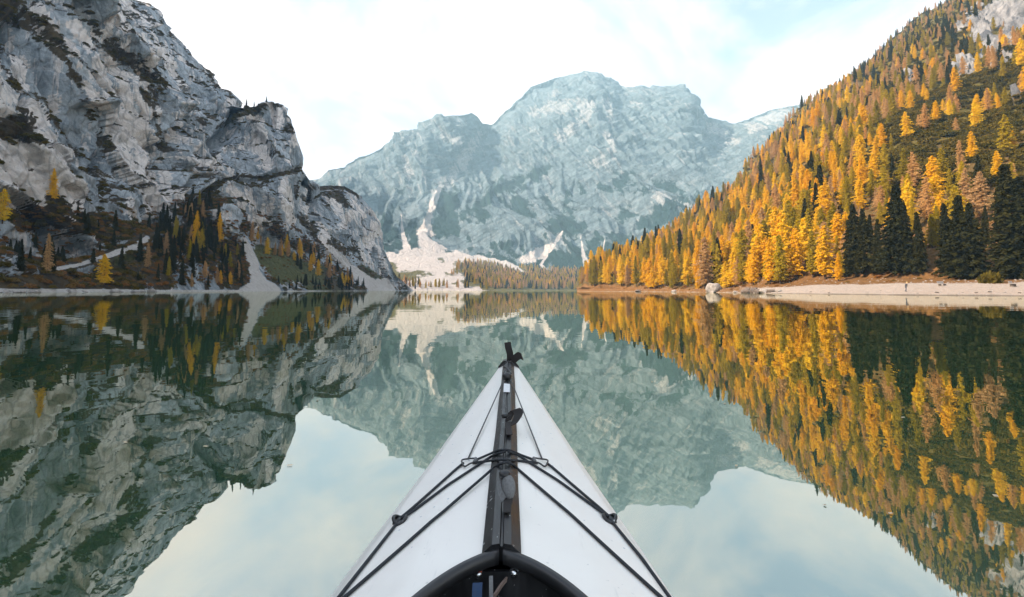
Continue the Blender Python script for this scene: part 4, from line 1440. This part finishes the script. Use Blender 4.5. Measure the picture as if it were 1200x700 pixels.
def kpart(name, V, F, mat, parent=None, smooth=False):
    off = Vector((KX, 0.6, 0.0))
    o = mesh_obj(name, [Vector(v) - off for v in V], F, mat, parent or kayak, smooth)
    return o


M_deck = new_mat('white_corrugated_plastic')
N = NT(M_deck)
oc = N.objc()
n1 = N.noise(oc, 3.0, 4, 0.6)
n2 = N.noise(oc, 160.0, 2, 0.5)
sp = N.noise(oc, 75.0, 2, 0.5)
c = N.mix(N.mr(n1, 0.35, 0.7), (0.90, 0.87, 0.81), (0.86, 0.83, 0.775))
c = N.mix(N.mr(sp, 0.71, 0.77, 0.0, 0.5), c, (0.45, 0.45, 0.43))
scf = N.noise(N.mapping(oc, (1, 0.12, 1), (0, 0, 0.35)), 60.0, 3, 0.6)
c = N.mix(N.mr(scf, 0.66, 0.78, 0.0, 0.35), c, (0.52, 0.52, 0.50))
hh_ = N.math('ADD', N.math('MULTIPLY', n1, 0.012), N.math('MULTIPLY', n2, 0.00025))
p = N.principled(Base_Color=c, Roughness=N.mr(n1, 0.3, 0.7, 0.30, 0.44), Normal=N.bump(hh_, 1.0, 0.6))
p.inputs['Specular IOR Level'].default_value = 0.45
N.out(p.outputs[0])
M_black = new_mat('black_plastic')
N = NT(M_black)
oc = N.objc()
n1 = N.noise(N.mapping(oc, (6, 1, 1)), 9.0, 5, 0.6)
dust = N.noise(oc, 120.0, 2, 0.5)
c = N.mix(N.mr(n1, 0.4, 0.7), (0.010, 0.011, 0.013), (0.030, 0.031, 0.034))
c = N.mix(N.mr(dust, 0.705, 0.735), c, (0.55, 0.56, 0.56))
p = N.principled(Base_Color=c, Roughness=N.mr(n1, 0.3, 0.7, 0.30, 0.55), Normal=N.bump(n1, 0.0012))
N.out(p.outputs[0])
M_rubber = plain('black_rim_rubber', (0.020, 0.021, 0.023), 0.38, vary=0.3, scale=30)
M_cord = plain('black_bungee_weave', (0.016, 0.020, 0.026), 0.75, vary=0.5, scale=400)
M_thin = plain('grey_cord_weave', (0.075, 0.078, 0.08), 0.8, vary=0.4, scale=500)
M_web = plain('black_webbing', (0.020, 0.018, 0.018), 0.85, vary=0.4, scale=260, bump=0.0006)
M_gweb = plain('grey_webbing', (0.16, 0.165, 0.17), 0.8, vary=0.25, scale=260, bump=0.0006)
M_steel = plain('bolt_steel', (0.70, 0.73, 0.75), 0.22, metallic=1.0, scale=120)
M_blue = plain('blue_strap_webbing', (0.006, 0.030, 0.085), 0.7, scale=200)
M_liner = plain('dark_inner_shell', (0.012, 0.012, 0.014), 0.6, scale=20)
M_tan = plain('tan_foot_board', (0.16, 0.115, 0.095), 0.7, scale=30)
M_label = plain('pale_sticker', (0.72, 0.73, 0.74), 0.5, scale=60)
M_redtab = plain('orange_tab', (0.50, 0.06, 0.02), 0.6, scale=60)

# deck panels, left and right of the ridge
ys = np.concatenate([np.linspace(-1.72, 0.70, 34), np.linspace(0.72, 0.879, 26), np.linspace(0.885, 2.83, 90)])
for sgn in (-1, 1):
    V, F = [], []
    nq = 28
    for y in ys:
        w = kw(y)
        e = 1 - ((y - CE_Y) / CE_B) ** 2
        x0 = CE_A * math.sqrt(e) if e > 0 else 0.0
        x0 = max(x0, 0.002)
        x0 = min(x0, w * 0.97)
        for k in range(nq):
            t = k / (nq - 1)
            x = KX + sgn * (x0 + (w - x0) * (1 - (1 - t) ** 1.5))
            V.append((x, y, deck_z(x, y, False)))
    for i in range(len(ys) - 1):
        for k in range(nq - 1):
            a = i * nq + k
            f = (a, a + 1, a + nq + 1, a + nq)
            F.append(f if sgn > 0 else f[::-1])
    o = kpart('deck_panel', V, F, M_deck, smooth=True)
    # a folded lip along the gunwale
    V, F = [], []
    for i, y in enumerate(ys):
        w, g = kw(y), kg(y)
        for (dx, dz) in ((-0.006, 0.0065), (0.001, 0.0035), (0.004, -0.004), (0.001, -0.012)):
            V.append((KX + sgn * (w + dx), y, g + dz))
    for i in range(len(ys) - 1):
        for k in range(3):
            a = i * 4 + k
            f = (a, a + 1, a + 5, a + 4)
            F.append(f if sgn > 0 else f[::-1])
    kpart('gunwale_lip', V, F, M_deck, smooth=True)
# hull below
V, F = [], []
sec = [(1.0, None), (0.96, 0.12), (0.85, -0.02), (0.55, -0.09), (0.0, -0.10), (-0.55, -0.09), (-0.85, -0.02), (-0.96, 0.12), (-1.0, None)]
for y in ys:
    w, g = kw(y), kg(y)
    rise = 0.16 * max(0, (y - 1.6) / 1.25) ** 2 + 0.12 * max(0, (-0.7 - y) / 1.0) ** 2
    for sx, z in sec:
        V.append((KX + sx * w, y, g - 0.002 if z is None else min(z + rise, g - 0.05)))
ns = len(sec)
for i in range(len(ys) - 1):
    for k in range(ns - 1):
        a = i * ns + k
        F.append((a, a + ns, a + ns + 1, a + 1))
F.append(tuple(range((len(ys) - 1) * ns, len(ys) * ns)))
kpart('hull', V, F, M_deck, smooth=True)
# dark inner shell seen through the cockpit
V, F = [], []
ys2 = np.linspace(-0.9, 1.3, 24)
for y in ys2:
    w, g = kw(y) - 0.012, kg(y) - 0.02
    for sx, z in ((1.0, g), (0.95, 0.13), (0.8, 0.05), (0.0, 0.035), (-0.8, 0.05), (-0.95, 0.13), (-1.0, g)):
        V.append((KX + sx * w, y, z))
for i in range(len(ys2) - 1):
    for k in range(6):
        a = i * 7 + k
        F.append((a, a + 1, a + 8, a + 7))
F.append(tuple(range(7)))
F.append(tuple(range(len(V) - 7, len(V))))
kpart('inner_shell', V, F, M_liner)

# ridge bar
V, F = [], []
prof = [(-0.033, -0.010), (-0.0325, 0.002), (-0.016, 0.0165), (-0.0035, 0.0185), (-0.0015, 0.014), (0.0015, 0.014), (0.0035, 0.0185), (0.016, 0.0165), (0.0325, 0.002), (0.033, -0.010)]
yr = np.linspace(0.872, 2.845, 60)
for y in yr:
    wob = 0.0008 * math.sin(y * 9.0)
    k = 1.0 - 0.10 * max(0, (y - 1.2) / 1.6)
    for a, b in prof:
        V.append((KX + a * k + wob, y, kr(y) - 0.008 + b + 0.004))
np_ = len(prof)
for i in range(len(yr) - 1):
    for k in range(np_ - 1):
        a = i * np_ + k
        F.append((a, a + np_, a + np_ + 1, a + 1))
F.append(tuple(range(np_)))
F.append(tuple(range(len(V) - 1, len(V) - 1 - np_, -1)))
ridge = kpart('ridge_bar', V, F, M_black)


def tube(name, pts, rad, mat, parent=None, sides=8, dens=6, closed=False):
    P_ = [Vector(p) for p in pts]
    n = len(P_)
    path = []
    rng_ = range(n if closed else n - 1)
    for i in rng_:
        p0 = P_[(i - 1) % n] if (closed or i > 0) else P_[i]
        p1, p2 = P_[i], P_[(i + 1) % n]
        p3 = P_[(i + 2) % n] if (closed or i + 2 < n) else P_[(i + 1) % n]
        for k in range(dens):
            t = k / dens
            path.append(0.5 * ((2 * p1) + (p2 - p0) * t + (2 * p0 - 5 * p1 + 4 * p2 - p3) * t * t + (3 * p1 - p0 - 3 * p2 + p3) * t ** 3))
    if not closed:
        path.append(P_[-1])
    m_ = len(path)
    V, F = [], []
    for i, p in enumerate(path):
        a = path[(i + 1) % m_] if (closed or i < m_ - 1) else p
        b = path[i - 1] if (closed or i > 0) else p
        tg = (a - b).normalized()
        u = tg.cross(Vector((0, 0, 1)))
        u = u.normalized() if u.length > 1e-4 else Vector((1, 0, 0))
        v = tg.cross(u)
        for s in range(sides):
            an = 2 * math.pi * s / sides
            V.append(p + u * (rad * math.cos(an)) + v * (rad * math.sin(an)))
    for i in range(m_ if closed else m_ - 1):
        j = (i + 1) % m_
        for s in range(sides):
            F.append((i * sides + s, i * sides + (s + 1) % sides, j * sides + (s + 1) % sides, j * sides + s))
    if not closed:
        F.append(tuple(range(sides - 1, -1, -1)))
        F.append(tuple(range((m_ - 1) * sides, m_ * sides)))
    return kpart(name, V, F, mat, parent, True)


def band(name, pts, wdir, width, thick, mat, parent=None, taper=None):
    """a strap: a path with a width direction"""
    C_ = [Vector(p) for p in pts]
    P_ = []
    for i in range(len(C_) - 1):
        p0, p1, p2, p3 = C_[max(i - 1, 0)], C_[i], C_[i + 1], C_[min(i + 2, len(C_) - 1)]
        for k in range(5):
            t = k / 5
            P_.append(0.5 * ((2 * p1) + (p2 - p0) * t + (2 * p0 - 5 * p1 + 4 * p2 - p3) * t * t + (3 * p1 - p0 - 3 * p2 + p3) * t ** 3))
    P_.append(C_[-1])
    w = Vector(wdir).normalized() * (width / 2)
    V, F = [], []
    for i, p in enumerate(P_):
        a = P_[min(i + 1, len(P_) - 1)]; b = P_[max(i - 1, 0)]
        tg = (a - b).normalized()
        nn = tg.cross(w).normalized() * (thick / 2)
        k_ = 1.0 if taper is None else float(np.interp(i / (len(P_) - 1), np.linspace(0, 1, len(taper)), taper))
        V += [p - w * k_ - nn, p + w * k_ - nn, p + w * k_ + nn, p - w * k_ + nn]
    for i in range(len(P_) - 1):
        for s in range(4):
            F.append((i * 4 + s, i * 4 + (s + 1) % 4, i * 4 + 4 + (s + 1) % 4, i * 4 + 4 + s))
    F += [(3, 2, 1, 0), tuple(range(len(V) - 4, len(V)))]
    return kpart(name, V, F, mat, parent, False)


def pix_path(pp, off):
    return [on_deck(x, y, off) for x, y in pp]


def follow(a, b, off, n=8, sag=0.0):
    """cord between two picture points, lying on the deck or bridging hollows"""
    A, B = on_deck(*a, off), on_deck(*b, off)
    out = []
    for k in range(n + 1):
        t = k / n
        p = A.lerp(B, t)
        p.z = max(p.z - sag * math.sin(math.pi * t), deck_z(p.x, p.y) + off)
        out.append(p)
    return out


R_B, R_T = 0.0031, 0.0022
# thin cords from the bow knob to the hooks
tube('thin_cord', follow((591, 444), (548.5, 538), 0.003), R_T, M_thin, dens=2)
tube('thin_cord', follow((599, 446), (635, 537.5), 0.003), R_T, M_thin, dens=2)
# cords over the ridge
tube('bungee_cord', follow((556, 540), (579, 530), 0.004, 4) + pix_path([(585, 528), (593, 527.5), (601, 529.5)], 0.005) + follow((609, 533), (627, 539.5), 0.004, 4), R_B, M_cord, dens=3)
tube('bungee_cord', follow((554, 543), (580, 539.5), 0.004, 3) + pix_path([(587, 539), (600, 539.5)], 0.006) + follow((606, 540), (630, 543), 0.004, 3), R_B, M_cord, dens=3)
# from the ridge to the edge fittings
tube('bungee_cord', pix_path([(592, 529.5), (583, 532)], 0.005) + follow((575, 535.5), (483, 600), 0.004, 12) + pix_path([(470, 608)], 0.006), R_B, M_cord, dens=3)
tube('bungee_cord', pix_path([(596, 530), (604, 532.5)], 0.005) + follow((610, 535.5), (699, 596), 0.004, 12) + pix_path([(713, 606)], 0.006), R_B, M_cord, dens=3)
# from the hooks to the edge fittings and on along the gunwale
tube('bungee_cord', follow((543, 543), (484, 595), 0.004, 8) + pix_path([(471, 606)], 0.006), R_B, M_cord, dens=3)
tube('bungee_cord', follow((641, 543), (702, 595), 0.004, 8) + pix_path([(712, 604)], 0.006), R_B, M_cord, dens=3)
tube('bungee_cord', follow((468, 610), (396, 702), 0.004, 10), R_B, M_cord, dens=3)
tube('bungee_cord', follow((715, 609), (786, 702), 0.004, 10), R_B, M_cord, dens=3)
# the long pair running back to the cockpit sides
tube('bungee_cord', pix_path([(596, 541.5), (587, 543.5)], 0.005) + follow((578, 549), (400, 704), 0.004, 14), R_B, M_cord, dens=3)
tube('bungee_cord', pix_path([(594, 542), (601, 545)], 0.005) + follow((608, 551), (779, 704), 0.004, 14), R_B, M_cord, dens=3)
# hooks
for pts in ([(541.5, 539.5), (549, 538), (557.5, 537.5), (559, 541), (551, 543.5), (545, 547), (542, 544)], [(641.5, 539.5), (633, 538), (625.5, 537), (624, 540.5), (632, 543), (638, 547), (641, 544)]):
    tube('cord_hook', pix_path(pts, 0.006), 0.0022, M_black, closed=True, dens=4)
    tube('cord_ferrule', pix_path([pts[2], (pts[3][0] + (3 if pts[0][0] < 600 else -3) * -1, pts[3][1] + 0.3)], 0.008), 0.0042, M_gweb, dens=2)
# edge fittings
for c0 in ((468.5, 609.5), (714.5, 608)):
    pC = on_deck(*c0, 0.004)
    pr = [pC + Vector((0.013 * math.cos(a), 0.017 * math.sin(a), 0.004 * math.cos(2 * a) + 0.002)) for a in np.linspace(0, 2 * math.pi, 10, endpoint=False)]
    anc = tube('cord_anchor', pr, 0.0038, M_black, closed=True, dens=3)
    kk = kpart('anchor_plate', [pC + Vector((sx * 0.012, sy * 0.016, -0.003 + dz)) for dz in (0, 0.004) for sx, sy in ((-1, -1), (1, -1), (1, 1), (-1, 1))],
               [(3, 2, 1, 0), (4, 5, 6, 7), (0, 1, 5, 4), (1, 2, 6, 5), (2, 3, 7, 6), (3, 0, 4, 7)], M_black, anc)

dv, df = [], []
rd_ = np.random.default_rng(8)
for _ in range(70):
    yy_ = rd_.uniform(0.95, 2.3); xx_ = KX + rd_.uniform(-0.9, 0.9) * kw(yy_)
    if abs(xx_ - KX) < 0.045:
        continue
    rr_ = rd_.uniform(0.0008, 0.0024); zc = deck_z(xx_, yy_); b0 = len(dv)
    for ring, (rs_, hz_) in enumerate(((1.0, 0.0), (0.8, 0.32), (0.4, 0.5))):
        for k_ in range(8):
            a_ = k_ * math.pi / 4
            dx_, dy_ = rr_ * rs_ * math.cos(a_), rr_ * rs_ * math.sin(a_) * 1.2
            dv.append((xx_ + dx_, yy_ + dy_, deck_z(xx_ + dx_, yy_ + dy_) + rr_ * hz_ + 0.0001))
    dv.append((xx_, yy_, zc + rr_ * 0.56))
    for ring in range(2):
        for k_ in range(8):
            df.append((b0 + ring * 8 + k_, b0 + ring * 8 + (k_ + 1) % 8, b0 + ring * 8 + 8 + (k_ + 1) % 8, b0 + ring * 8 + 8 + k_))
    for k_ in range(8):
        df.append((b0 + 16 + k_, b0 + 16 + (k_ + 1) % 8, b0 + 24))
M_drop = new_mat('water_drop')
N = NT(M_drop)
p = N.principled(Base_Color=(0.62, 0.66, 0.68, 1), Roughness=0.03)
N.out(p.outputs[0])
o = kpart('water_drops', dv, df, M_drop, None, True)
o['kind'] = 'stuff'

# big buckle on the ridge
def disc(name, c, r, h, mat, axis=(0, 0, 1), parent=None, seg=20, dome=0.0):
    ax = Vector(axis).normalized()
    u = ax.orthogonal().normalized(); v = ax.cross(u)
    V, F = [], []
    for (rr_, zz_) in ((r, 0), (r, h * 0.75), (r * 0.86, h), (r * 0.45, h + dome * 0.75)):
        for s in range(seg):
            a = 2 * math.pi * s / seg
            V.append(Vector(c) + u * (rr_ * math.cos(a)) + v * (rr_ * math.sin(a)) + ax * zz_)
    V.append(Vector(c) + ax * (h + dome))
    for k in range(3):
        for s in range(seg):
            F.append((k * seg + s, k * seg + (s + 1) % seg, k * seg + seg + (s + 1) % seg, k * seg + seg + s))
    for s in range(seg):
        F.append((3 * seg + s, 3 * seg + (s + 1) % seg, len(V) - 1))
    F.append(tuple(range(seg - 1, -1, -1)))
    return kpart(name, V, F, mat, parent, True)


def loop_path(y0, z0, length, height, x0, skew=0.0):
    pts = []
    for t in np.linspace(0, 1, 12):
        a = math.pi * (1.12 - 1.30 * t)
        pts.append((x0 + skew * (math.cos(a)), y0 + length * 0.5 * -math.cos(a) * -1, z0 + height * max(0, math.sin(a)) ** 0.8))
    return pts


bz = on_deck(592, 584, 0.0)
bmk = bmesh.new()
bmesh.ops.create_uvsphere(bmk, u_segments=18, v_segments=12, radius=1.0)
V = []
for v in bmk.verts:
    t = v.co.z
    wd = 0.0135 * (1.0 + 0.12 * t)
    V.append((bz.x + 0.005 + v.co.x * wd + 0.004 * (1 - t) * 0.5, bz.y + 0.004 + v.co.y * 0.012 - 0.016 * (0.5 - 0.5 * t) ** 1.5, bz.z + 0.022 + t * 0.021))
F = [[v.index for v in f.verts] for f in bmk.faces]
bmk.free()
bkl = kpart('buckle', V, F, M_gweb, None, True)
band('strap_tail', [(bz.x - 0.010, bz.y + 0.022, bz.z + 0.034), (bz.x - 0.012, bz.y + 0.010, bz.z + 0.028), (bz.x - 0.010, bz.y - 0.006, bz.z + 0.016), (bz.x - 0.002, bz.y - 0.022, bz.z + 0.005)], (0.6, 0.1, 0.8), 0.012, 0.002, M_gweb)
band('strap_tail', [(bz.x + 0.006, bz.y - 0.006, bz.z + 0.006), (bz.x + 0.006, bz.y - 0.022, bz.z + 0.0035), (bz.x + 0.004, bz.y - 0.05, bz.z + 0.002), (bz.x + 0.004, bz.y - 0.068, bz.z + 0.001)], (1, 0, 0), 0.018, 0.002, M_web, taper=(1, 0.9, 0.6))  # dark strap tail, also stands in for the shadow beneath the buckle
disc('buckle_cap', (bz.x - 0.001, bz.y + 0.012, bz.z + 0.036), 0.0115, 0.011, M_black, (0, -0.15, 1), dome=0.003, parent=bkl)
# second buckle
b2 = on_deck(597.5, 498, 0.0)
band('strap_loop', [(b2.x - 0.006, b2.y + 0.03, b2.z + 0.004), (b2.x + 0.004, b2.y + 0.045, b2.z + 0.024), (b2.x + 0.018, b2.y + 0.035, b2.z + 0.036), (b2.x + 0.026, b2.y + 0.01, b2.z + 0.028), (b2.x + 0.012, b2.y - 0.015, b2.z + 0.008), (b2.x - 0.002, b2.y - 0.03, b2.z + 0.003)], (0.75, -0.45, 0.35), 0.034, 0.003, M_web, taper=(0.6, 0.85, 1.0, 1.0, 0.9, 0.7, 0.4))
band('strap_tail', [(b2.x - 0.004, b2.y + 0.01, b2.z + 0.006), (b2.x - 0.004, b2.y - 0.06, b2.z + 0.004), (b2.x - 0.001, b2.y - 0.12, b2.z + 0.0035)], (1, 0, 0), 0.018, 0.002, M_web)
disc('buckle_cap', (b2.x - 0.014, b2.y + 0.015, b2.z + 0.018), 0.011, 0.010, M_black, (-0.2, 0, 1), dome=0.002)
# bow end: cap, straps, knob, lacing
tipz = kr(2.83)
V = []
for y, s_ in ((2.79, 1.0), (2.86, 0.9), (2.90, 0.55)):
    w = kw(min(y, 2.83)) * s_ + 0.004
    for sx, z in ((-1, kg(2.83) - 0.10 + (y - 2.79)), (-1, kg(2.83) + 0.008), (-0.55, tipz + 0.016), (0.55, tipz + 0.016), (1, kg(2.83) + 0.008), (1, kg(2.83) - 0.10 + (y - 2.79))):
        V.append((KX + sx * w, y, z - (0.02 if y > 2.88 and z > kg(2.83) else 0)))
F = [(i * 6 + k, i * 6 + k + 1, i * 6 + 7 + k, i * 6 + 6 + k) for i in range(2) for k in range(5)] + [(0, 5, 4, 3, 2, 1), (12, 13, 14, 15, 16, 17)]
kpart('bow_cap', V, [f[::-1] for f in F], M_black)
ux = KX + 0.004
band('bow_strap', [(ux + 0.004, 2.80, tipz + 0.016), (ux + 0.003, 2.805, tipz + 0.05), (ux - 0.006, 2.81, tipz + 0.085), (ux - 0.010, 2.815, tipz + 0.112)], (1, 0.1, 0.1), 0.036, 0.006, M_web)
band('bow_strap', [(ux + 0.012, 2.78, tipz + 0.018), (ux + 0.030, 2.775, tipz + 0.030), (ux + 0.052, 2.77, tipz + 0.046), (ux + 0.068, 2.765, tipz + 0.040)], (-0.35, 0.2, 1), 0.040, 0.012, M_web)
disc('lacing_knob', on_deck(594, 444.5, 0.0), 0.020, 0.022, M_black, (0, 0, 1), dome=0.006)
for a, b in (((589.5, 431), (599, 438)), ((599, 431), (590, 438)), ((590.5, 437), (596, 443)), ((598.5, 437), (592.5, 443)), ((586, 430), (594, 425)), ((606, 430), (596, 425))):
    tube('lacing', follow(a, b, 0.004, 4), 0.0028, M_thin, dens=2)
st = [on_deck(590.5, 450, 0.0015), on_deck(597.5, 450, 0.0015), on_deck(597.5, 459.5, 0.0015), on_deck(590, 459.5, 0.0015)]
zmax = 0.0022
kpart('pale_tab', [(p_.x, p_.y, kr(p_.y) + 0.0148 + zmax + e_) for e_ in (0, 0.0015) for p_ in st], [(3, 2, 1, 0), (4, 5, 6, 7), (0, 1, 5, 4), (1, 2, 6, 5), (2, 3, 7, 6), (3, 0, 4, 7)], M_label)

# cockpit rim in two halves that meet at the ridge
def rim_pt(a):
    x, y = CE_A * math.cos(a), CE_Y + CE_B * math.sin(a)
    y = min(y, 0.8695)
    return Vector((KX + x, y, deck_z(KX + x, y, False)))


rp = [(-0.006, -0.014), (-0.006, -0.008), (0.006, -0.002), (0.008, 0.003), (0.003, 0.008), (-0.006, 0.008), (-0.010, 0.003), (-0.010, -0.012)]
for sgn in (-1, 1):
    angs = [math.pi / 2 - sgn * t for t in np.linspace(0.013, math.pi, 70)]
    V, F = [], []
    for a in angs:
        c0 = rim_pt(a)
        nrm = Vector((math.cos(a) / CE_A, math.sin(a) / CE_B, 0)).normalized()
        for r_, z_ in rp:
            V.append(c0 + nrm * r_ + Vector((0, 0, z_)))
    n8 = len(rp)
    for i in range(len(angs) - 1):
        for k in range(n8):
            f = (i * n8 + k, i * n8 + (k + 1) % n8, (i + 1) * n8 + (k + 1) % n8, (i + 1) * n8 + k)
            F.append(f if sgn < 0 else f[::-1])
    F.append(tuple(range(n8)))
    o = kpart('cockpit_rim', V, F, M_rubber, smooth=True)
# bracket under the rim, with its two bolts
V = [(KX + x, y, z) for y in (0.862, 0.870) for x, z in ((-0.15, 0.20), (0.14, 0.20), (0.14, 0.315), (0.07, 0.345), (-0.07, 0.345), (-0.15, 0.315))]
brk = kpart('rim_bracket', V, [(0, 1, 2, 3, 4, 5), (11, 10, 9, 8, 7, 6)] + [(i, (i + 1) % 6 + 0, (i + 1) % 6 + 6, i + 6) for i in range(6)], M_black)


def at_y(px, py, y):
    d = ray(px, py); k = y / d[1]
    return Vector((d[0] * k, y, CAM_H + d[2] * k))


for q in ((560.5, 673), (602.5, 672)):
    c0 = at_y(*q, 0.8625)
    b_ = disc('bolt', c0, 0.0062, 0.004, M_steel, (0, -1, 0.25), dome=0.0035, parent=brk)
    disc('washer', c0 + Vector((0, 0.0012, 0)), 0.0085, 0.0016, M_black, (0, -1, 0.25), parent=brk)
c0 = at_y(562, 667, 0.860)
band('orange_tab', [c0 + Vector((-0.002, 0, 0.004)), c0 + Vector((0.001, -0.002, -0.004))], (1, 0, 0), 0.006, 0.001, M_redtab)
c0 = at_y(559, 697, 0.80)
band('blue_strap', [c0 + Vector((0.0, 0.012, 0.010)), c0 + Vector((0.0, 0.0, -0.0)), c0 + Vector((0.002, -0.02, -0.03)), c0 + Vector((0.002, -0.03, -0.08))], (1, 0.1, 0), 0.015, 0.003, M_blue)
c0 = at_y(585, 689, 0.83)
band('foot_board', [c0 + Vector((0.011, 0.02, 0.002)), c0 + Vector((0.003, 0.01, -0.002)), c0 + Vector((-0.008, -0.01, -0.008))], (0.2, 0.5, 0.8), 0.007, 0.004, M_tan)
c0 = at_y(575, 692, 0.815)
band('grey_strap', [c0 + Vector((0, 0.01, 0.016)), c0 + Vector((0.001, -0.005, -0.01)), c0 + Vector((0.002, -0.02, -0.06))], (1, 0.2, 0), 0.006, 0.002, M_gweb)

# ------------------------------------------------------------------ bits afloat
rl = np.random.default_rng(44)
nl = 60
ang, rad_ = rl.uniform(-0.9, 0.9, nl), 2.2 + 26 * rl.random(nl) ** 1.8
C_ = np.stack([rad_ * np.sin(ang), rad_ * np.cos(ang), np.full(nl, 0.004)], -1)
C_ = C_[np.abs(C_[:, 0]) > 0.5]
nl = len(C_)
aa = rl.uniform(0, 6.28, nl)
u_ = np.stack([np.cos(aa), np.sin(aa), rl.normal(0, 0.08, nl)], -1) * rl.uniform(0.005, 0.014, (nl, 1))
v_ = np.stack([-np.sin(aa), np.cos(aa), rl.normal(0, 0.08, nl)], -1) * rl.uniform(0.003, 0.008, (nl, 1))
V_, F_ = quad_cloud(C_, u_, v_)
fm = quads_mesh('floating_leaves', V_, F_, plain('fallen_leaf', (0.50, 0.40, 0.26), 0.7, vary=0.5, scale=3))
o = bpy.data.objects.new('floating_leaves', fm); COL.objects.link(o)
tag(o, 'tiny pale leaves and needles floating on the lake', 'leaves', kind='stuff')

# ------------------------------------------------------------------ the air
bm = bmesh.new()
bmesh.ops.create_cube(bm, size=1.0)
hi = np.max([G.reshape(-1, 3).max(0) for G in (PL, PM, PR)], 0) + 60
lo = np.min([G.reshape(-1, 3).min(0) for G in (PL, PM, PR)], 0) - 60
hi[0], lo[0] = max(hi[0], 1560), min(lo[0], -1560)
hi[1], lo[1] = max(hi[1], 1560), min(lo[1], -1560)
for v in bm.verts:
    v.co = (hi[0] if v.co.x > 0 else lo[0], hi[1] if v.co.y > 0 else lo[1], -12 if v.co.z < 0 else hi[2] - 30)
hz = bpy.data.meshes.new('haze'); bm.to_mesh(hz); bm.free()
mh = new_mat('haze_air')
N = NT(mh)
vol = N.n('ShaderNodeVolumePrincipled', {'Color': (0.42, 0.76, 1.0, 1), 'Absorption Color': (1, 1, 1, 1), 'Density': 0.00021, 'Anisotropy': 0.0})
oo = N.n('ShaderNodeOutputMaterial')
N.t.links.new(vol.outputs[0], oo.inputs['Volume'])
hz.materials.append(mh)
o = bpy.data.objects.new('haze', hz); COL.objects.link(o)
tag(o, kind='stuff')
